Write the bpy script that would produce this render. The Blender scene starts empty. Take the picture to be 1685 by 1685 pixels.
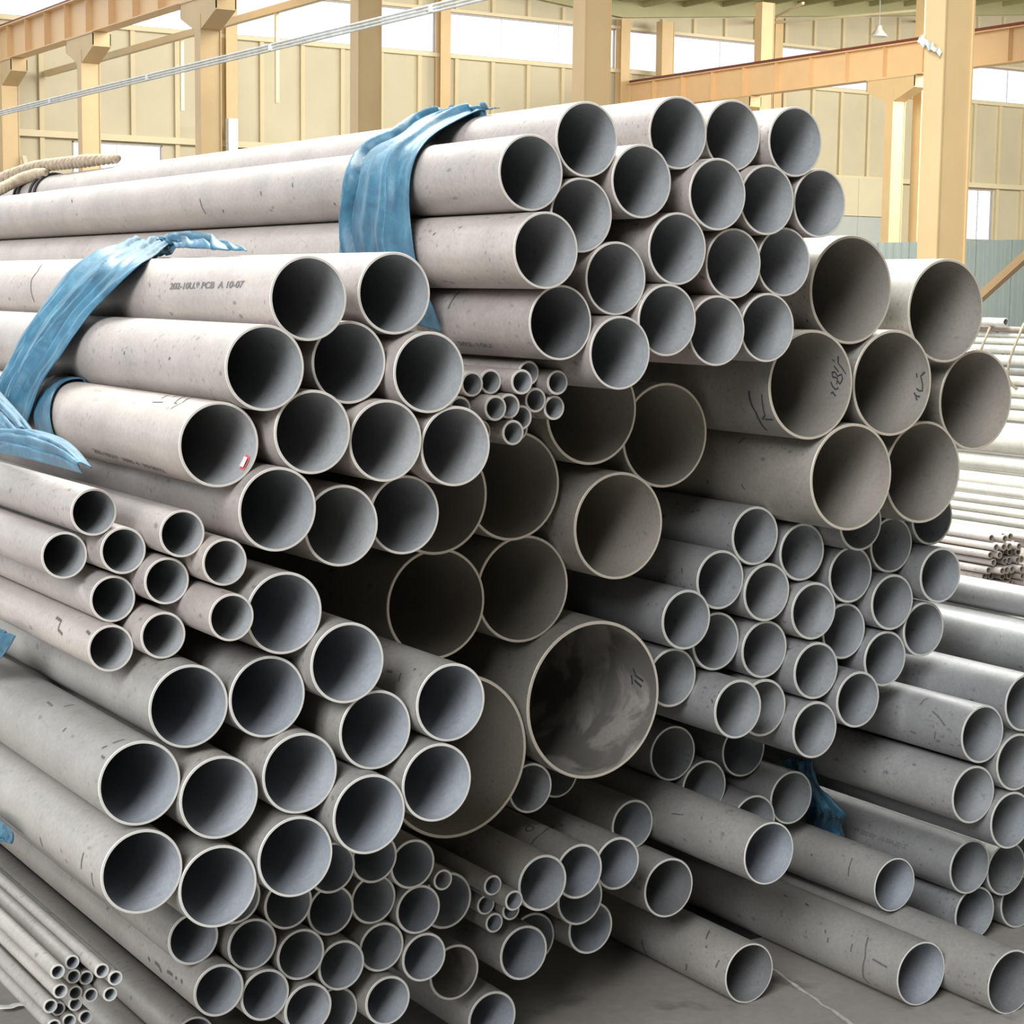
import bpy, bmesh, math, random
from mathutils import Vector, Matrix
random.seed(7)
PI = math.pi
SC = bpy.context.scene
COL = SC.collection
# ------------------------------------------------------------------ camera
cd = bpy.data.cameras.new('camera')
cam = bpy.data.objects.new('camera', cd); COL.objects.link(cam); SC.camera = cam
cd.sensor_fit = 'HORIZONTAL'; cd.sensor_width = 36.0; cd.lens = 3100.0/1685.0*36.0
cd.clip_start = 0.05; cd.clip_end = 400
CR = Vector((0.84792408, -0.52998371, 0.01191724)); CD = Vector((-0.05178519, -0.10518243, -0.9931037))
CF = Vector((0.52758226, 0.8414594, -0.11663202))
cam.matrix_world = Matrix((( CR.x, -CD.x, -CF.x, 0), (CR.y, -CD.y, -CF.y, 0), (CR.z, -CD.z, -CF.z, 1.5158), (0, 0, 0, 1)))
# ------------------------------------------------------------------ sky, light, exposure
W = bpy.data.worlds.new('overcast_sky'); SC.world = W; W.use_nodes = True
bgn = W.node_tree.nodes['Background']
bgn.inputs[0].default_value = (0.93, 0.965, 1.0, 1); bgn.inputs[1].default_value = 1.25
def area(name, loc, rot, sx, sy, power, col=(1, 1, 1)):
    l = bpy.data.lights.new(name, 'AREA'); l.shape = 'RECTANGLE'; l.size = sx; l.size_y = sy; l.energy = power; l.color = col
    o = bpy.data.objects.new(name, l); COL.objects.link(o); o.location = loc; o.rotation_euler = rot
    return o
area('roof_skylight', (2.6, 7.6, 8.6), (0, 0, 0), 4.0, 5.0, 1500, (0.98, 1.0, 0.92))
area('roof_skylight', (8.5, 9.0, 8.6), (0, 0, 0), 3.0, 6.0, 950, (1.0, 0.99, 0.94))
area('front_skylight', (-8.5, -4.2, 8.8), (math.radians(44), 0, math.radians(-55)), 7.0, 7.0, 2900, (0.97, 0.985, 1.0))
area('far_wall_fill', (22.0, 32.0, 9.6), (math.radians(55), 0, 0), 12.0, 5.0, 2500, (1.0, 0.97, 0.90))  # unseen fill lamp added to brighten the end wall, tilted towards it
area('far_wall_fill', (40.0, 28.0, 9.4), (math.radians(60), 0, 0), 14.0, 5.0, 4600, (1.0, 0.97, 0.90))  # second added fill for the end wall, kept out of view
SC.view_settings.view_transform = 'Standard'; SC.view_settings.look = 'None'
SC.view_settings.gamma = 1.0; SC.view_settings.use_curve_mapping = False
SC.view_settings.exposure = 0.32
SC.cycles.use_denoising = True
SC.cycles.max_bounces = 8; SC.cycles.diffuse_bounces = 4; SC.cycles.glossy_bounces = 3
# ------------------------------------------------------------------ data: every pipe by its end centre X, Y, Z, outer radius, stack
PIPES = {"A1":[1.9158,2.8192,1.7848,0.0665,"A"],"A2":[1.795,2.8134,1.7211,0.0665,"A"],"A3":[1.9089,2.8226,1.6515,0.0665,"A"],"A4":[2.0321,2.8119,1.7157,0.0665,"A"],"A5":[1.7928,2.7587,1.5858,0.0665,"A"],"A6":[2.1292,2.8348,1.8087,0.0665,"A"],"A7":[2.273,2.8544,1.8128,0.0665,"A"],"A8":[2.4086,2.8322,1.8065,0.0665,"A"],"A9":[2.2042,2.8084,1.6985,0.0665,"A"],"A10":[2.3375,2.8259,1.6936,0.0665,"A"],"A11":[2.4776,2.8357,1.6924,0.0665,"A"],"A12":[2.1183,2.8144,1.5963,0.0665,"A"],"A13":[2.2669,2.8349,1.572,0.0665,"A"],"A14":[2.4038,2.8504,1.5776,0.0665,"A"],"A15":[1.9822,2.8164,1.54,0.0665,"A"],"A16":[2.0929,2.8073,1.4654,0.0665,"A"],"A17":[2.2248,2.8265,1.4453,0.0665,"A"],"A18":[2.3581,2.8394,1.4509,0.0665,"A"],"A19":[1.8511,2.7978,1.4606,0.0665,"A"],"A20":[1.9731,2.7862,1.4068,0.0665,"A"],"G1":[2.6498,2.9274,1.5257,0.1108,"G"],"G2":[2.9421,2.9502,1.4842,0.1108,"G"],"G3":[2.5314,2.9061,1.3343,0.1108,"G"],"G4":[2.7673,2.9212,1.3336,0.1108,"G"],"G5":[3.0715,2.9787,1.2884,0.1108,"G"],"G6":[2.6442,2.9023,1.1428,0.1108,"G"],"G7":[2.9091,2.9675,1.1365,0.1108,"G"],"I1":[2.097,3.0535,1.2838,0.1074,"I"],"I2":[2.3047,3.0903,1.2261,0.1074,"I"],"I3":[1.9344,3.0824,1.1394,0.1074,"I"],"I4":[1.7188,3.0013,1.1357,0.1074,"I"],"I5":[2.1553,3.0369,1.054,0.1074,"I"],"I6":[1.7628,3.079,0.9212,0.1074,"I"],"I7":[1.9799,3.1136,0.9292,0.1074,"I"],"J1":[2.1213,3.0629,0.6996,0.1612,"J"],"J2":[1.8037,3.0703,0.6208,0.1612,"J"],"B1":[1.3004,2.6793,1.5002,0.0666,"B"],"B2":[1.4679,2.708,1.5094,0.0666,"B"],"B3":[1.2184,2.6636,1.3934,0.0666,"B"],"B4":[1.3871,2.7102,1.3982,0.0666,"B"],"B5":[1.5199,2.6832,1.3817,0.0666,"B"],"B6":[1.158,2.7018,1.2741,0.0666,"B"],"B7":[1.3045,2.6735,1.2911,0.0666,"B"],"B8":[1.4389,2.6811,1.2724,0.0666,"B"],"B9":[1.5727,2.6862,1.2587,0.0666,"B"],"B10":[1.2441,2.674,1.1718,0.0666,"B"],"B11":[1.3727,2.7077,1.135,0.0666,"B"],"B12":[1.5062,2.74,1.1421,0.0666,"B"],"D1":[1.2588,2.6821,1.0048,0.0659,"D"],"D2":[1.3596,2.6599,0.919,0.0659,"D"],"D3":[1.2355,2.6957,0.8699,0.0659,"D"],"D4":[1.1032,2.6979,0.8683,0.0659,"D"],"D5":[1.548,2.6528,0.8355,0.0659,"D"],"D6":[1.4173,2.6726,0.7999,0.0659,"D"],"D7":[1.2803,2.6699,0.7455,0.0659,"D"],"D8":[1.1384,2.6639,0.7265,0.0659,"D"],"D9":[1.0116,2.6712,0.7641,0.0659,"D"],"D10":[1.5168,2.6427,0.7057,0.0659,"D"],"D11":[1.3892,2.6394,0.6704,0.0659,"D"],"D12":[1.2674,2.6601,0.6127,0.0659,"D"],"D13":[1.011,2.664,0.6274,0.0659,"D"],"D14":[1.1359,2.6643,0.5838,0.0659,"D"],"C1":[0.9942,2.8096,1.1662,0.0373,"C"],"C2":[0.9635,2.8612,1.0937,0.0373,"C"],"C3":[1.0381,2.8009,1.1041,0.0373,"C"],"C4":[1.107,2.7282,1.1353,0.0373,"C"],"C5":[1.0278,2.8223,1.025,0.0373,"C"],"C6":[1.0959,2.766,1.0566,0.0373,"C"],"C7":[1.1665,2.702,1.0899,0.0373,"C"],"C8":[1.1555,2.6519,1.0113,0.0373,"C"],"C9":[1.014,2.7964,0.9515,0.0373,"C"],"C10":[1.0859,2.7579,0.972,0.0373,"C"],"S1":[1.7256,2.891,1.3495,0.0228,"S"],"S2":[1.7713,2.9026,1.3526,0.0228,"S"],"S3":[1.8171,2.8695,1.3529,0.0228,"S"],"S4":[1.861,2.9163,1.3662,0.0228,"S"],"S5":[1.9039,2.8847,1.3498,0.0228,"S"],"S6":[1.872,2.9084,1.3168,0.0228,"S"],"S7":[1.9153,2.912,1.3017,0.0228,"S"],"S8":[1.7523,2.8538,1.3081,0.0228,"S"],"S9":[1.7981,2.8815,1.3089,0.0228,"S"],"S10":[1.799,2.8684,1.262,0.0228,"S"],"S11":[1.8824,2.9854,1.2593,0.0228,"S"],"S12":[1.838,2.903,1.2861,0.0228,"S"],"S13":[1.7066,2.9007,1.3049,0.0228,"S"],"S14":[1.7531,2.9076,1.2617,0.0228,"S"],"H1":[2.5353,3.074,1.0073,0.0626,"H"],"H2":[2.666,3.0739,0.9642,0.0626,"H"],"H3":[2.4453,3.0749,0.9194,0.0626,"H"],"H4":[2.5662,3.0682,0.885,0.0626,"H"],"H5":[2.8031,3.0691,0.9061,0.0626,"H"],"H6":[2.3431,3.0552,0.8462,0.0626,"H"],"H7":[2.6871,3.0547,0.8368,0.0626,"H"],"H8":[2.4576,3.1002,0.7834,0.0626,"H"],"H9":[2.5805,3.0877,0.7567,0.0626,"H"],"H10":[2.3454,3.1019,0.7159,0.0626,"H"],"H11":[2.4547,3.0171,0.6536,0.0626,"H"],"H12":[2.5783,3.083,0.63,0.0626,"H"],"H13":[2.6955,3.0505,0.7056,0.0626,"H"],"H14":[2.8037,3.033,0.6339,0.0626,"H"],"H15":[2.8013,3.083,0.7784,0.0626,"H"],"H16":[2.692,3.0444,0.5763,0.0626,"H"],"H17":[2.9145,3.053,0.8385,0.0626,"H"],"H18":[2.907,3.0617,0.7102,0.0626,"H"],"H19":[3.0188,3.0588,0.7679,0.0626,"H"],"H20":[3.0314,3.0253,0.8947,0.0626,"H"],"H21":[2.9262,3.0747,0.9636,0.0626,"H"],"H22":[2.7741,3.0106,1.0282,0.0601,"H"],"H23":[3.0386,3.0654,1.0202,0.0626,"H"],"N1":[2.5202,3.3248,0.4842,0.0629,"N"],"N2":[2.7418,3.3459,0.4603,0.0629,"N"],"N3":[2.6105,3.3228,0.3939,0.0629,"N"],"N4":[2.8284,3.2731,0.3526,0.0629,"N"],"N5":[2.7082,3.2613,0.314,0.0629,"N"],"O1":[2.0027,3.1115,0.5222,0.0513,"O"],"O2":[2.174,3.2705,0.4928,0.0513,"O"],"P1":[2.3633,3.257,0.3587,0.0554,"P"],"P2":[2.1983,3.0802,0.3443,0.0554,"P"],"P3":[2.0394,2.987,0.378,0.0554,"P"],"P4":[2.3893,3.1556,0.2404,0.0652,"P4"],"P5":[2.4854,2.9412,0.3592,0.0663,"P5"],"P6":[2.5157,3.0306,0.0659,0.0656,"P6"],"P7":[2.8231,2.8292,0.0723,0.0698,"P7"],"P8":[2.9627,2.7036,0.068,0.0698,"P7"],"P9":[2.9212,3.0207,0.1993,0.0612,"P9"],"P10":[2.1684,3.1298,0.1971,0.0554,"P"],"P11":[2.0567,3.1812,0.1779,0.0554,"P"],"P12":[1.9284,2.9483,0.3831,0.0554,"P"],"P13":[1.9501,3.0462,0.2091,0.0554,"P"],"P14":[1.792,3.0493,0.1976,0.0554,"P"],"P15":[1.8902,3.066,0.0786,0.0554,"P"],"P16":[1.7598,3.0258,0.3536,0.0554,"P"],"P17":[2.1031,3.0749,0.287,0.0554,"P"],"T1":[1.6946,2.9276,0.4322,0.0198,"T"],"T2":[1.8258,2.9645,0.3903,0.0198,"T"],"T3":[1.8579,3.0419,0.3242,0.0198,"T"],"T4":[1.8555,2.9351,0.3639,0.0198,"T"],"T5":[1.8733,3.0346,0.2875,0.0198,"T"],"T6":[1.9065,3.0264,0.3095,0.0198,"T"],"Q1":[1.4422,2.881,0.5071,0.046,"Q"],"Q2":[1.5345,2.8959,0.5069,0.046,"Q"],"Q3":[1.6227,2.9141,0.477,0.046,"Q"],"Q4":[1.3685,2.9018,0.4487,0.046,"Q"],"Q5":[1.4607,2.9213,0.4152,0.046,"Q"],"Q6":[1.553,2.9342,0.4166,0.046,"Q"],"Q7":[1.6405,2.9234,0.3859,0.046,"Q"],"Q8":[1.2987,2.899,0.3883,0.046,"Q"],"Q9":[1.39,2.8968,0.3544,0.046,"Q"],"Q10":[1.4747,2.9069,0.3158,0.046,"Q"],"Q11":[1.568,2.93,0.3255,0.046,"Q"],"Q12":[1.6541,2.9248,0.2924,0.046,"Q"],"Q13":[1.2291,2.8824,0.3249,0.046,"Q"],"Q14":[1.3172,2.8877,0.2979,0.046,"Q"],"Q15":[1.3998,2.8876,0.2572,0.046,"Q"],"Q16":[1.4818,2.9465,0.2151,0.046,"Q"],"Q17":[1.5731,2.9146,0.2284,0.046,"Q"],"Q18":[1.1972,2.9162,0.4113,0.046,"Q"],"Q19":[1.2692,2.9008,0.4756,0.046,"Q"],"R1":[1.3195,3.2128,0.1059,0.0402,"R"],"R2":[1.2725,3.3119,0.0403,0.0402,"R"],"U1":[0.9158,2.7131,0.486,0.0115,"U"],"U2":[0.8707,2.6462,0.501,0.0115,"U"],"U3":[0.9175,2.7135,0.4629,0.0115,"U"],"U4":[0.9393,2.7183,0.4552,0.0115,"U"],"U5":[0.9403,2.6495,0.4883,0.0115,"U"],"U6":[0.9593,2.6443,0.475,0.0115,"U"],"U7":[0.9636,2.6796,0.4371,0.0115,"U"],"U8":[0.8796,2.6618,0.4641,0.0115,"U"],"U9":[0.917,2.7048,0.4397,0.0115,"U"],"U10":[0.941,2.7034,0.4322,0.0115,"U"],"U11":[0.9007,2.7754,0.3981,0.0115,"U"],"U12":[0.9191,2.7932,0.3841,0.0115,"U"],"U13":[0.9391,2.7707,0.3957,0.0115,"U"],"U14":[0.9551,2.7696,0.3711,0.0115,"U"],"U15":[0.9327,2.782,0.3653,0.0115,"U"],"U16":[0.9041,2.7698,0.3664,0.0115,"U"],"F1":[3.0268,2.8755,0.5632,0.0645,"F"],"F2":[3.1432,2.8624,0.6237,0.0645,"F"],"F3":[3.0147,2.8836,0.427,0.0645,"F"],"F4":[3.1327,2.8698,0.4887,0.0645,"F"],"F5":[3.1234,2.8714,0.3567,0.0645,"F"],"F6":[3.1842,3.0475,0.1925,0.0645,"F"],"F7":[3.3111,3.0524,0.1663,0.0645,"F"],"F8":[3.2244,3.0643,0.0688,0.0645,"F"],"F9":[3.3914,3.0796,0.0648,0.0645,"F"],"F10":[3.3627,2.9641,0.6927,0.0645,"F"],"F11":[3.3965,3.0095,0.793,0.0368,"F11"]}
RIB = {"A_near":[[1.886,3.0604,1.8487],[1.8926,3.1397,1.8514],[1.8497,3.158,1.8296],[1.7828,3.1406,1.7943],[1.7339,3.1043,1.7563],[1.7244,3.1075,1.7138],[1.7237,3.108,1.6691],[1.7229,3.0968,1.6241],[1.7223,3.086,1.5848],[1.7337,3.0827,1.5458],[1.7519,3.0822,1.5066],[1.7846,3.0855,1.4364]],"A_far":[[1.9015,3.2632,1.8572],[1.9008,3.3492,1.8608],[1.8879,3.4062,1.8495],[1.8221,3.3747,1.8151],[1.7807,3.405,1.7932],[1.7333,3.3789,1.7551],[1.7244,3.3851,1.7134],[1.7236,3.3887,1.6658],[1.7228,3.3896,1.618],[1.7223,3.3886,1.588],[1.728,3.3995,1.5582],[1.7616,3.4008,1.4859]],"B_near":[[1.4631,3.24,1.5822],[1.4627,3.5917,1.5909],[1.4628,3.6602,1.588],[1.2425,3.225,1.544],[1.2089,3.2734,1.5002],[1.1818,3.2912,1.465],[1.1548,3.3129,1.4284],[1.1427,3.3051,1.4046],[1.1228,3.3379,1.3652],[1.1053,3.3724,1.3308],[1.0854,3.3595,1.2743],[1.1001,3.4863,1.2303]],"B_far":[[1.4625,3.5913,1.5933],[1.4624,3.8259,1.595],[1.3044,3.5765,1.5731],[1.2474,3.5834,1.5498],[1.2187,3.5901,1.513],[1.187,3.5878,1.4717],[1.1511,3.591,1.4213],[1.1438,3.6063,1.4068],[1.1275,3.5943,1.3745],[1.1096,3.6039,1.3392],[1.0962,3.6201,1.3128],[1.0891,3.7001,1.2513]],"K1_near":[[1.0667,3.6389,1.3324],[1.0583,3.4948,1.3221],[1.0374,3.3194,1.2966],[1.0175,3.1567,1.2723],[1.0013,3.0383,1.2526]],"K1_far":[[1.0378,3.5432,1.2971],[1.0191,3.3689,1.2743],[1.0039,3.2495,1.2557],[0.9936,3.1663,1.2432],[0.9927,3.114,1.242]],"K2_near":[[0.982,3.3582,1.229],[0.9896,3.2046,1.2383],[0.9985,3.0993,1.2491],[1.0028,2.9875,1.2544],[0.9961,2.824,1.2462],[0.9759,2.6805,1.2216]],"K2_far":[[0.9663,3.3061,1.2098],[0.9682,3.1372,1.2122],[0.9689,3.0098,1.213],[0.9701,2.8925,1.2145],[0.9701,2.7789,1.2145],[0.9711,2.6962,1.2157]],"C_near":[[0.9682,3.0947,0.9282],[0.9619,3.1368,0.8902],[0.9571,3.1921,0.862],[0.9511,3.2637,0.8259]],"C_far":[[0.9678,3.223,0.9257],[0.965,3.2502,0.9086],[0.9619,3.2957,0.8905],[0.9575,3.3572,0.8641]],"D_near":[[0.9432,3.1454,0.6104],[0.9451,3.0671,0.6041],[0.9541,3.0979,0.5705],[0.9388,3.1345,0.5557]],"D_far":[[0.9547,3.2742,0.586],[0.9532,3.252,0.5695],[0.9361,3.1959,0.5532],[0.9279,3.187,0.5458]],"F_near":[[2.9463,3.3204,0.4254],[2.9695,3.3291,0.3686],[2.9887,3.2996,0.3358],[3.007,3.2652,0.3045],[3.0329,3.3088,0.2603],[3.0562,3.3219,0.2205]],"F_far":[[2.9498,3.4456,0.405],[2.9666,3.4413,0.3736],[2.9911,3.4117,0.3317],[3.0194,3.4198,0.2835],[3.0583,3.4684,0.2169],[3.0692,3.4618,0.1984]]}
ROPE = [[[1.9011,5.1445,1.8593],[1.9001,5.3512,1.8644],[1.8997,5.5082,1.8668],[1.8992,5.6729,1.8692],[1.899,5.8471,1.87],[1.9006,6.0366,1.8616],[1.8781,6.1576,1.8446],[1.8238,6.1775,1.816]],[[1.8812,5.7055,1.8462],[1.8679,5.8119,1.8392],[1.8455,5.8629,1.8274],[1.7885,5.866,1.7974],[1.7491,5.8944,1.7746]]]
TEXT = [["B1","202-10U.8 PCB  A 10-07",[2.9744,0.4117],[2.9034,0.1041],10],["B6","202-10U.8  1035 4  10-2012",[-2.4469,0.4171],[-2.2475,0.1127],8],["F6","88 202108  10-304-2012",[2.9667,0.3274],[2.9269,0.1478],9],["A19","202-10U",[-2.3389,0.2744],[-2.3233,0.1527],9]]
MARKS = [["G3",1,0.0035,[[[-0.2194,0.0559],[-0.1805,0.0514],[-0.2602,0.0397]],[[0.0205,0.0599],[-0.0727,0.0536],[-0.1281,0.0433],[-0.0879,0.0347]],[[-0.0189,0.0411],[0.1019,0.0392],[0.1196,0.054],[0.2046,0.0546],[0.221,0.045],[0.1382,0.0389],[0.1804,0.0253],[0.0723,0.0246],[-0.0147,0.0318],[0.0537,0.0394]],[[0.346,0.0452],[0.2257,0.0337]],[[0.4915,0.0426],[0.4391,0.0396]],[[0.5692,0.0217],[0.4169,0.0294],[0.1859,0.0124]]]],["G4",1,0.004,[[[0.1703,0.0378],[0.0833,0.0367]],[[0.2064,0.0119],[0.1129,0.0256],[-0.0577,0.0198],[-0.1808,0.0175],[-0.1861,0.0283],[-0.1401,0.0367]],[[-0.2307,0.0417],[-0.315,0.0315]],[[-0.2916,0.036],[-0.3093,0.0208]],[[-0.316,0.0333],[-0.3909,0.0264]]]],["J1",1,0.006,[[[0.1299,0.0869],[0.007,0.0838]],[[0.0739,0.077],[0.0126,0.0513]],[[0.2374,0.0767],[0.1426,0.0693],[0.0963,0.0444]]]],["G3",0,0.006,[[[-3.0242,0.061],[-2.8882,0.0619],[-2.7358,0.0602],[-2.6129,0.0557],[-2.4145,0.0591],[-2.1193,0.0654]]]],["G3",0,0.004,[[[-2.976,0.0216],[-2.8034,0.0247],[-2.5636,0.0303],[-2.4544,0.0461]],[[-2.4606,0.038],[-2.4803,0.0118]]]],["B6",0,0.0022,[[[2.1453,0.1839],[2.0881,0.1475]],[[1.9425,0.1747],[1.7044,0.187],[1.4217,0.1947]],[[1.7887,0.1524],[1.4219,0.1715],[1.5608,0.1359],[2.0685,0.1016],[2.051,0.0915]],[[2.2722,0.0891],[1.997,0.0794],[1.4227,0.1159]]]]]
SCUFFS = [["P7",0,0.0045,[[[2.2738,0.1177],[2.8909,0.1011],[-2.9783,0.106],[-2.6194,0.1102],[-2.4772,0.0985]],[[2.8509,0.0792],[2.9098,0.0327]],[[2.6104,0.2403],[2.7085,0.2343]],[[2.8011,0.2232],[2.9526,0.2216]],[[2.6693,0.1484],[2.9195,0.1469]],[[2.0556,0.3412],[2.0877,0.3263]],[[2.0744,0.4144],[2.0845,0.4007]]]],["P6",0,0.0045,[[[-3.0613,0.3001],[-2.5541,0.3022],[-2.1166,0.3149]],[[1.846,0.1168],[2.2363,0.1001]],[[2.6604,0.0301],[2.9283,0.0344]],[[-2.9999,0.1332],[-2.6758,0.1451]],[[2.4238,0.0883],[2.4874,0.0826]]]],["F1",0,0.004,[[[2.5252,0.1023],[2.6705,0.0764],[2.896,0.052]],[[2.419,0.1429],[2.1969,0.1448],[2.0577,0.1376]],[[-3.0965,0.077],[-2.8085,0.0833]],[[-2.8464,0.1586],[-2.8181,0.1399]]]],["C9",0,0.005,[[[2.4295,0.1753],[2.4842,0.1474],[2.8734,0.1439],[2.9867,0.1205]],[[2.3985,0.0312],[2.4841,0.0115]]]],["B1",0,0.004,[[[2.0669,1.1978],[2.4369,1.1718],[2.7278,1.1807],[3.0206,1.1697],[-2.8488,1.1547]]]],["A2",0,0.005,[[[-3.111,1.3218],[-2.7898,1.3175],[-2.556,1.3128]],[[3.1114,0.9845],[-3.053,0.9819]],[[2.932,0.8288],[3.0699,0.8232]],[[-2.6686,1.2055],[-2.5546,1.2111]],[[-2.6367,0.6472],[-2.5323,0.649]],[[2.7118,2.2299],[2.8525,2.2158]]]],["G6",0,0.004,[[[2.6364,0.2511],[2.4885,0.2381]],[[-2.8396,0.3439],[-2.7604,0.3452]],[[-2.8557,0.2257],[-2.7488,0.2179]]]],["P9",0,0.004,[[[2.349,0.093],[3.0474,0.0855]],[[2.7638,0.2177],[2.833,0.2117]]]],["P3",0,0.004,[[[2.0349,0.1592],[1.8412,0.1634],[1.7777,0.1481],[1.9836,0.1379],[2.1084,0.1489],[2.0349,0.1592]],[[1.2565,0.1329],[1.6906,0.1123],[1.9229,0.1065],[2.2631,0.1082],[2.4753,0.1065]],[[-3.0384,0.1261],[-2.7965,0.1259]]]],["Q13",0,0.006,[[[3.1151,0.2094],[-3.0799,0.2008]],[[3.0548,0.1202],[3.0236,0.0953]],[[2.9825,0.0793],[3.091,0.0781]],[[2.9501,0.0579],[3.041,0.051]],[[3.0893,0.1772],[3.1178,0.1569],[-2.9913,0.1469]]]],["D9",0,0.004,[[[2.0368,0.0328],[1.7858,0.0249]],[[2.2749,0.045],[2.1785,0.0375]],[[2.4361,0.0271],[2.4467,0.0127]],[[1.8532,0.2935],[1.6143,0.2875]],[[2.4305,0.2072],[2.3105,0.2055]],[[1.9771,0.3541],[2.0113,0.3229]]]],["D13",0,0.004,[[[2.8613,0.081],[-2.9973,0.0879]],[[-3.1148,0.0389],[-2.734,0.0442]],[[-2.9918,0.2887],[-2.7202,0.2925]]]],["G1",0,0.008,[[[-2.5416,0.0307],[-2.5291,0.0259]]]],["A19",0,0.006,[[[2.2377,0.2825],[2.5245,0.2848],[2.8327,0.287]]]],["H1",0,0.005,[[[2.6599,0.0194],[2.7016,0.0179]],[[-2.8669,0.0177],[-2.8299,0.0144]]]],["H3",0,0.005,[[[-3.1267,0.1082],[-3.0471,0.1063]],[[2.7943,0.0564],[2.9896,0.0499]]]],["H11",0,0.005,[[[2.7337,0.0166],[2.8566,0.0089]],[[-3.0439,0.0985],[3.1348,0.092]]]],["P5",0,0.003,[[[2.6843,0.2589],[2.5746,0.2202]],[[2.4095,0.165],[2.5031,0.1597]]]],["D5",0,0.005,[[[2.5526,0.1238],[2.5272,0.1039]],[[2.252,0.0524],[2.2506,0.0463]],[[2.4799,0.0774],[2.7057,0.0716]]]],["A5",0,0.004,[[[2.6003,0.2855],[2.6759,0.2902]]]],["B3",0,0.004,[[[2.9654,0.4291],[3.06,0.4301]],[[3.0092,0.2214],[3.0708,0.2257]]]]]
RED = [-0.5505,0.0253]
RED2 = [[-0.7417,0.0278],[-0.7642,0.007],[-0.3625,0.0112],[-0.3226,0.0293]]
RING = [[[1.43,0.638],[1.9015,0.6441],[2.4992,0.6116],[2.9612,0.5899],[-2.9205,0.5795],[-2.4687,0.5695]],[[1.4323,0.7843],[1.971,0.7271],[2.7021,0.6836],[-3.1076,0.6764],[-2.6741,0.6718],[-2.361,0.6681]]]
RACK = [[1.347,0.0152],[1.317,0.0106],[1.287,0.0152],[1.244,0.0213],[1.188,0.0273],[1.135,0.0182],[1.086,0.0228],[1.025,0.0274],[0.966,0.0274],[0.904,0.0274],[0.783,0.0807],[0.648,0.0442],[0.549,0.0458]]
THIN = [0.551,0.5,0.452,0.405,0.357]
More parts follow.
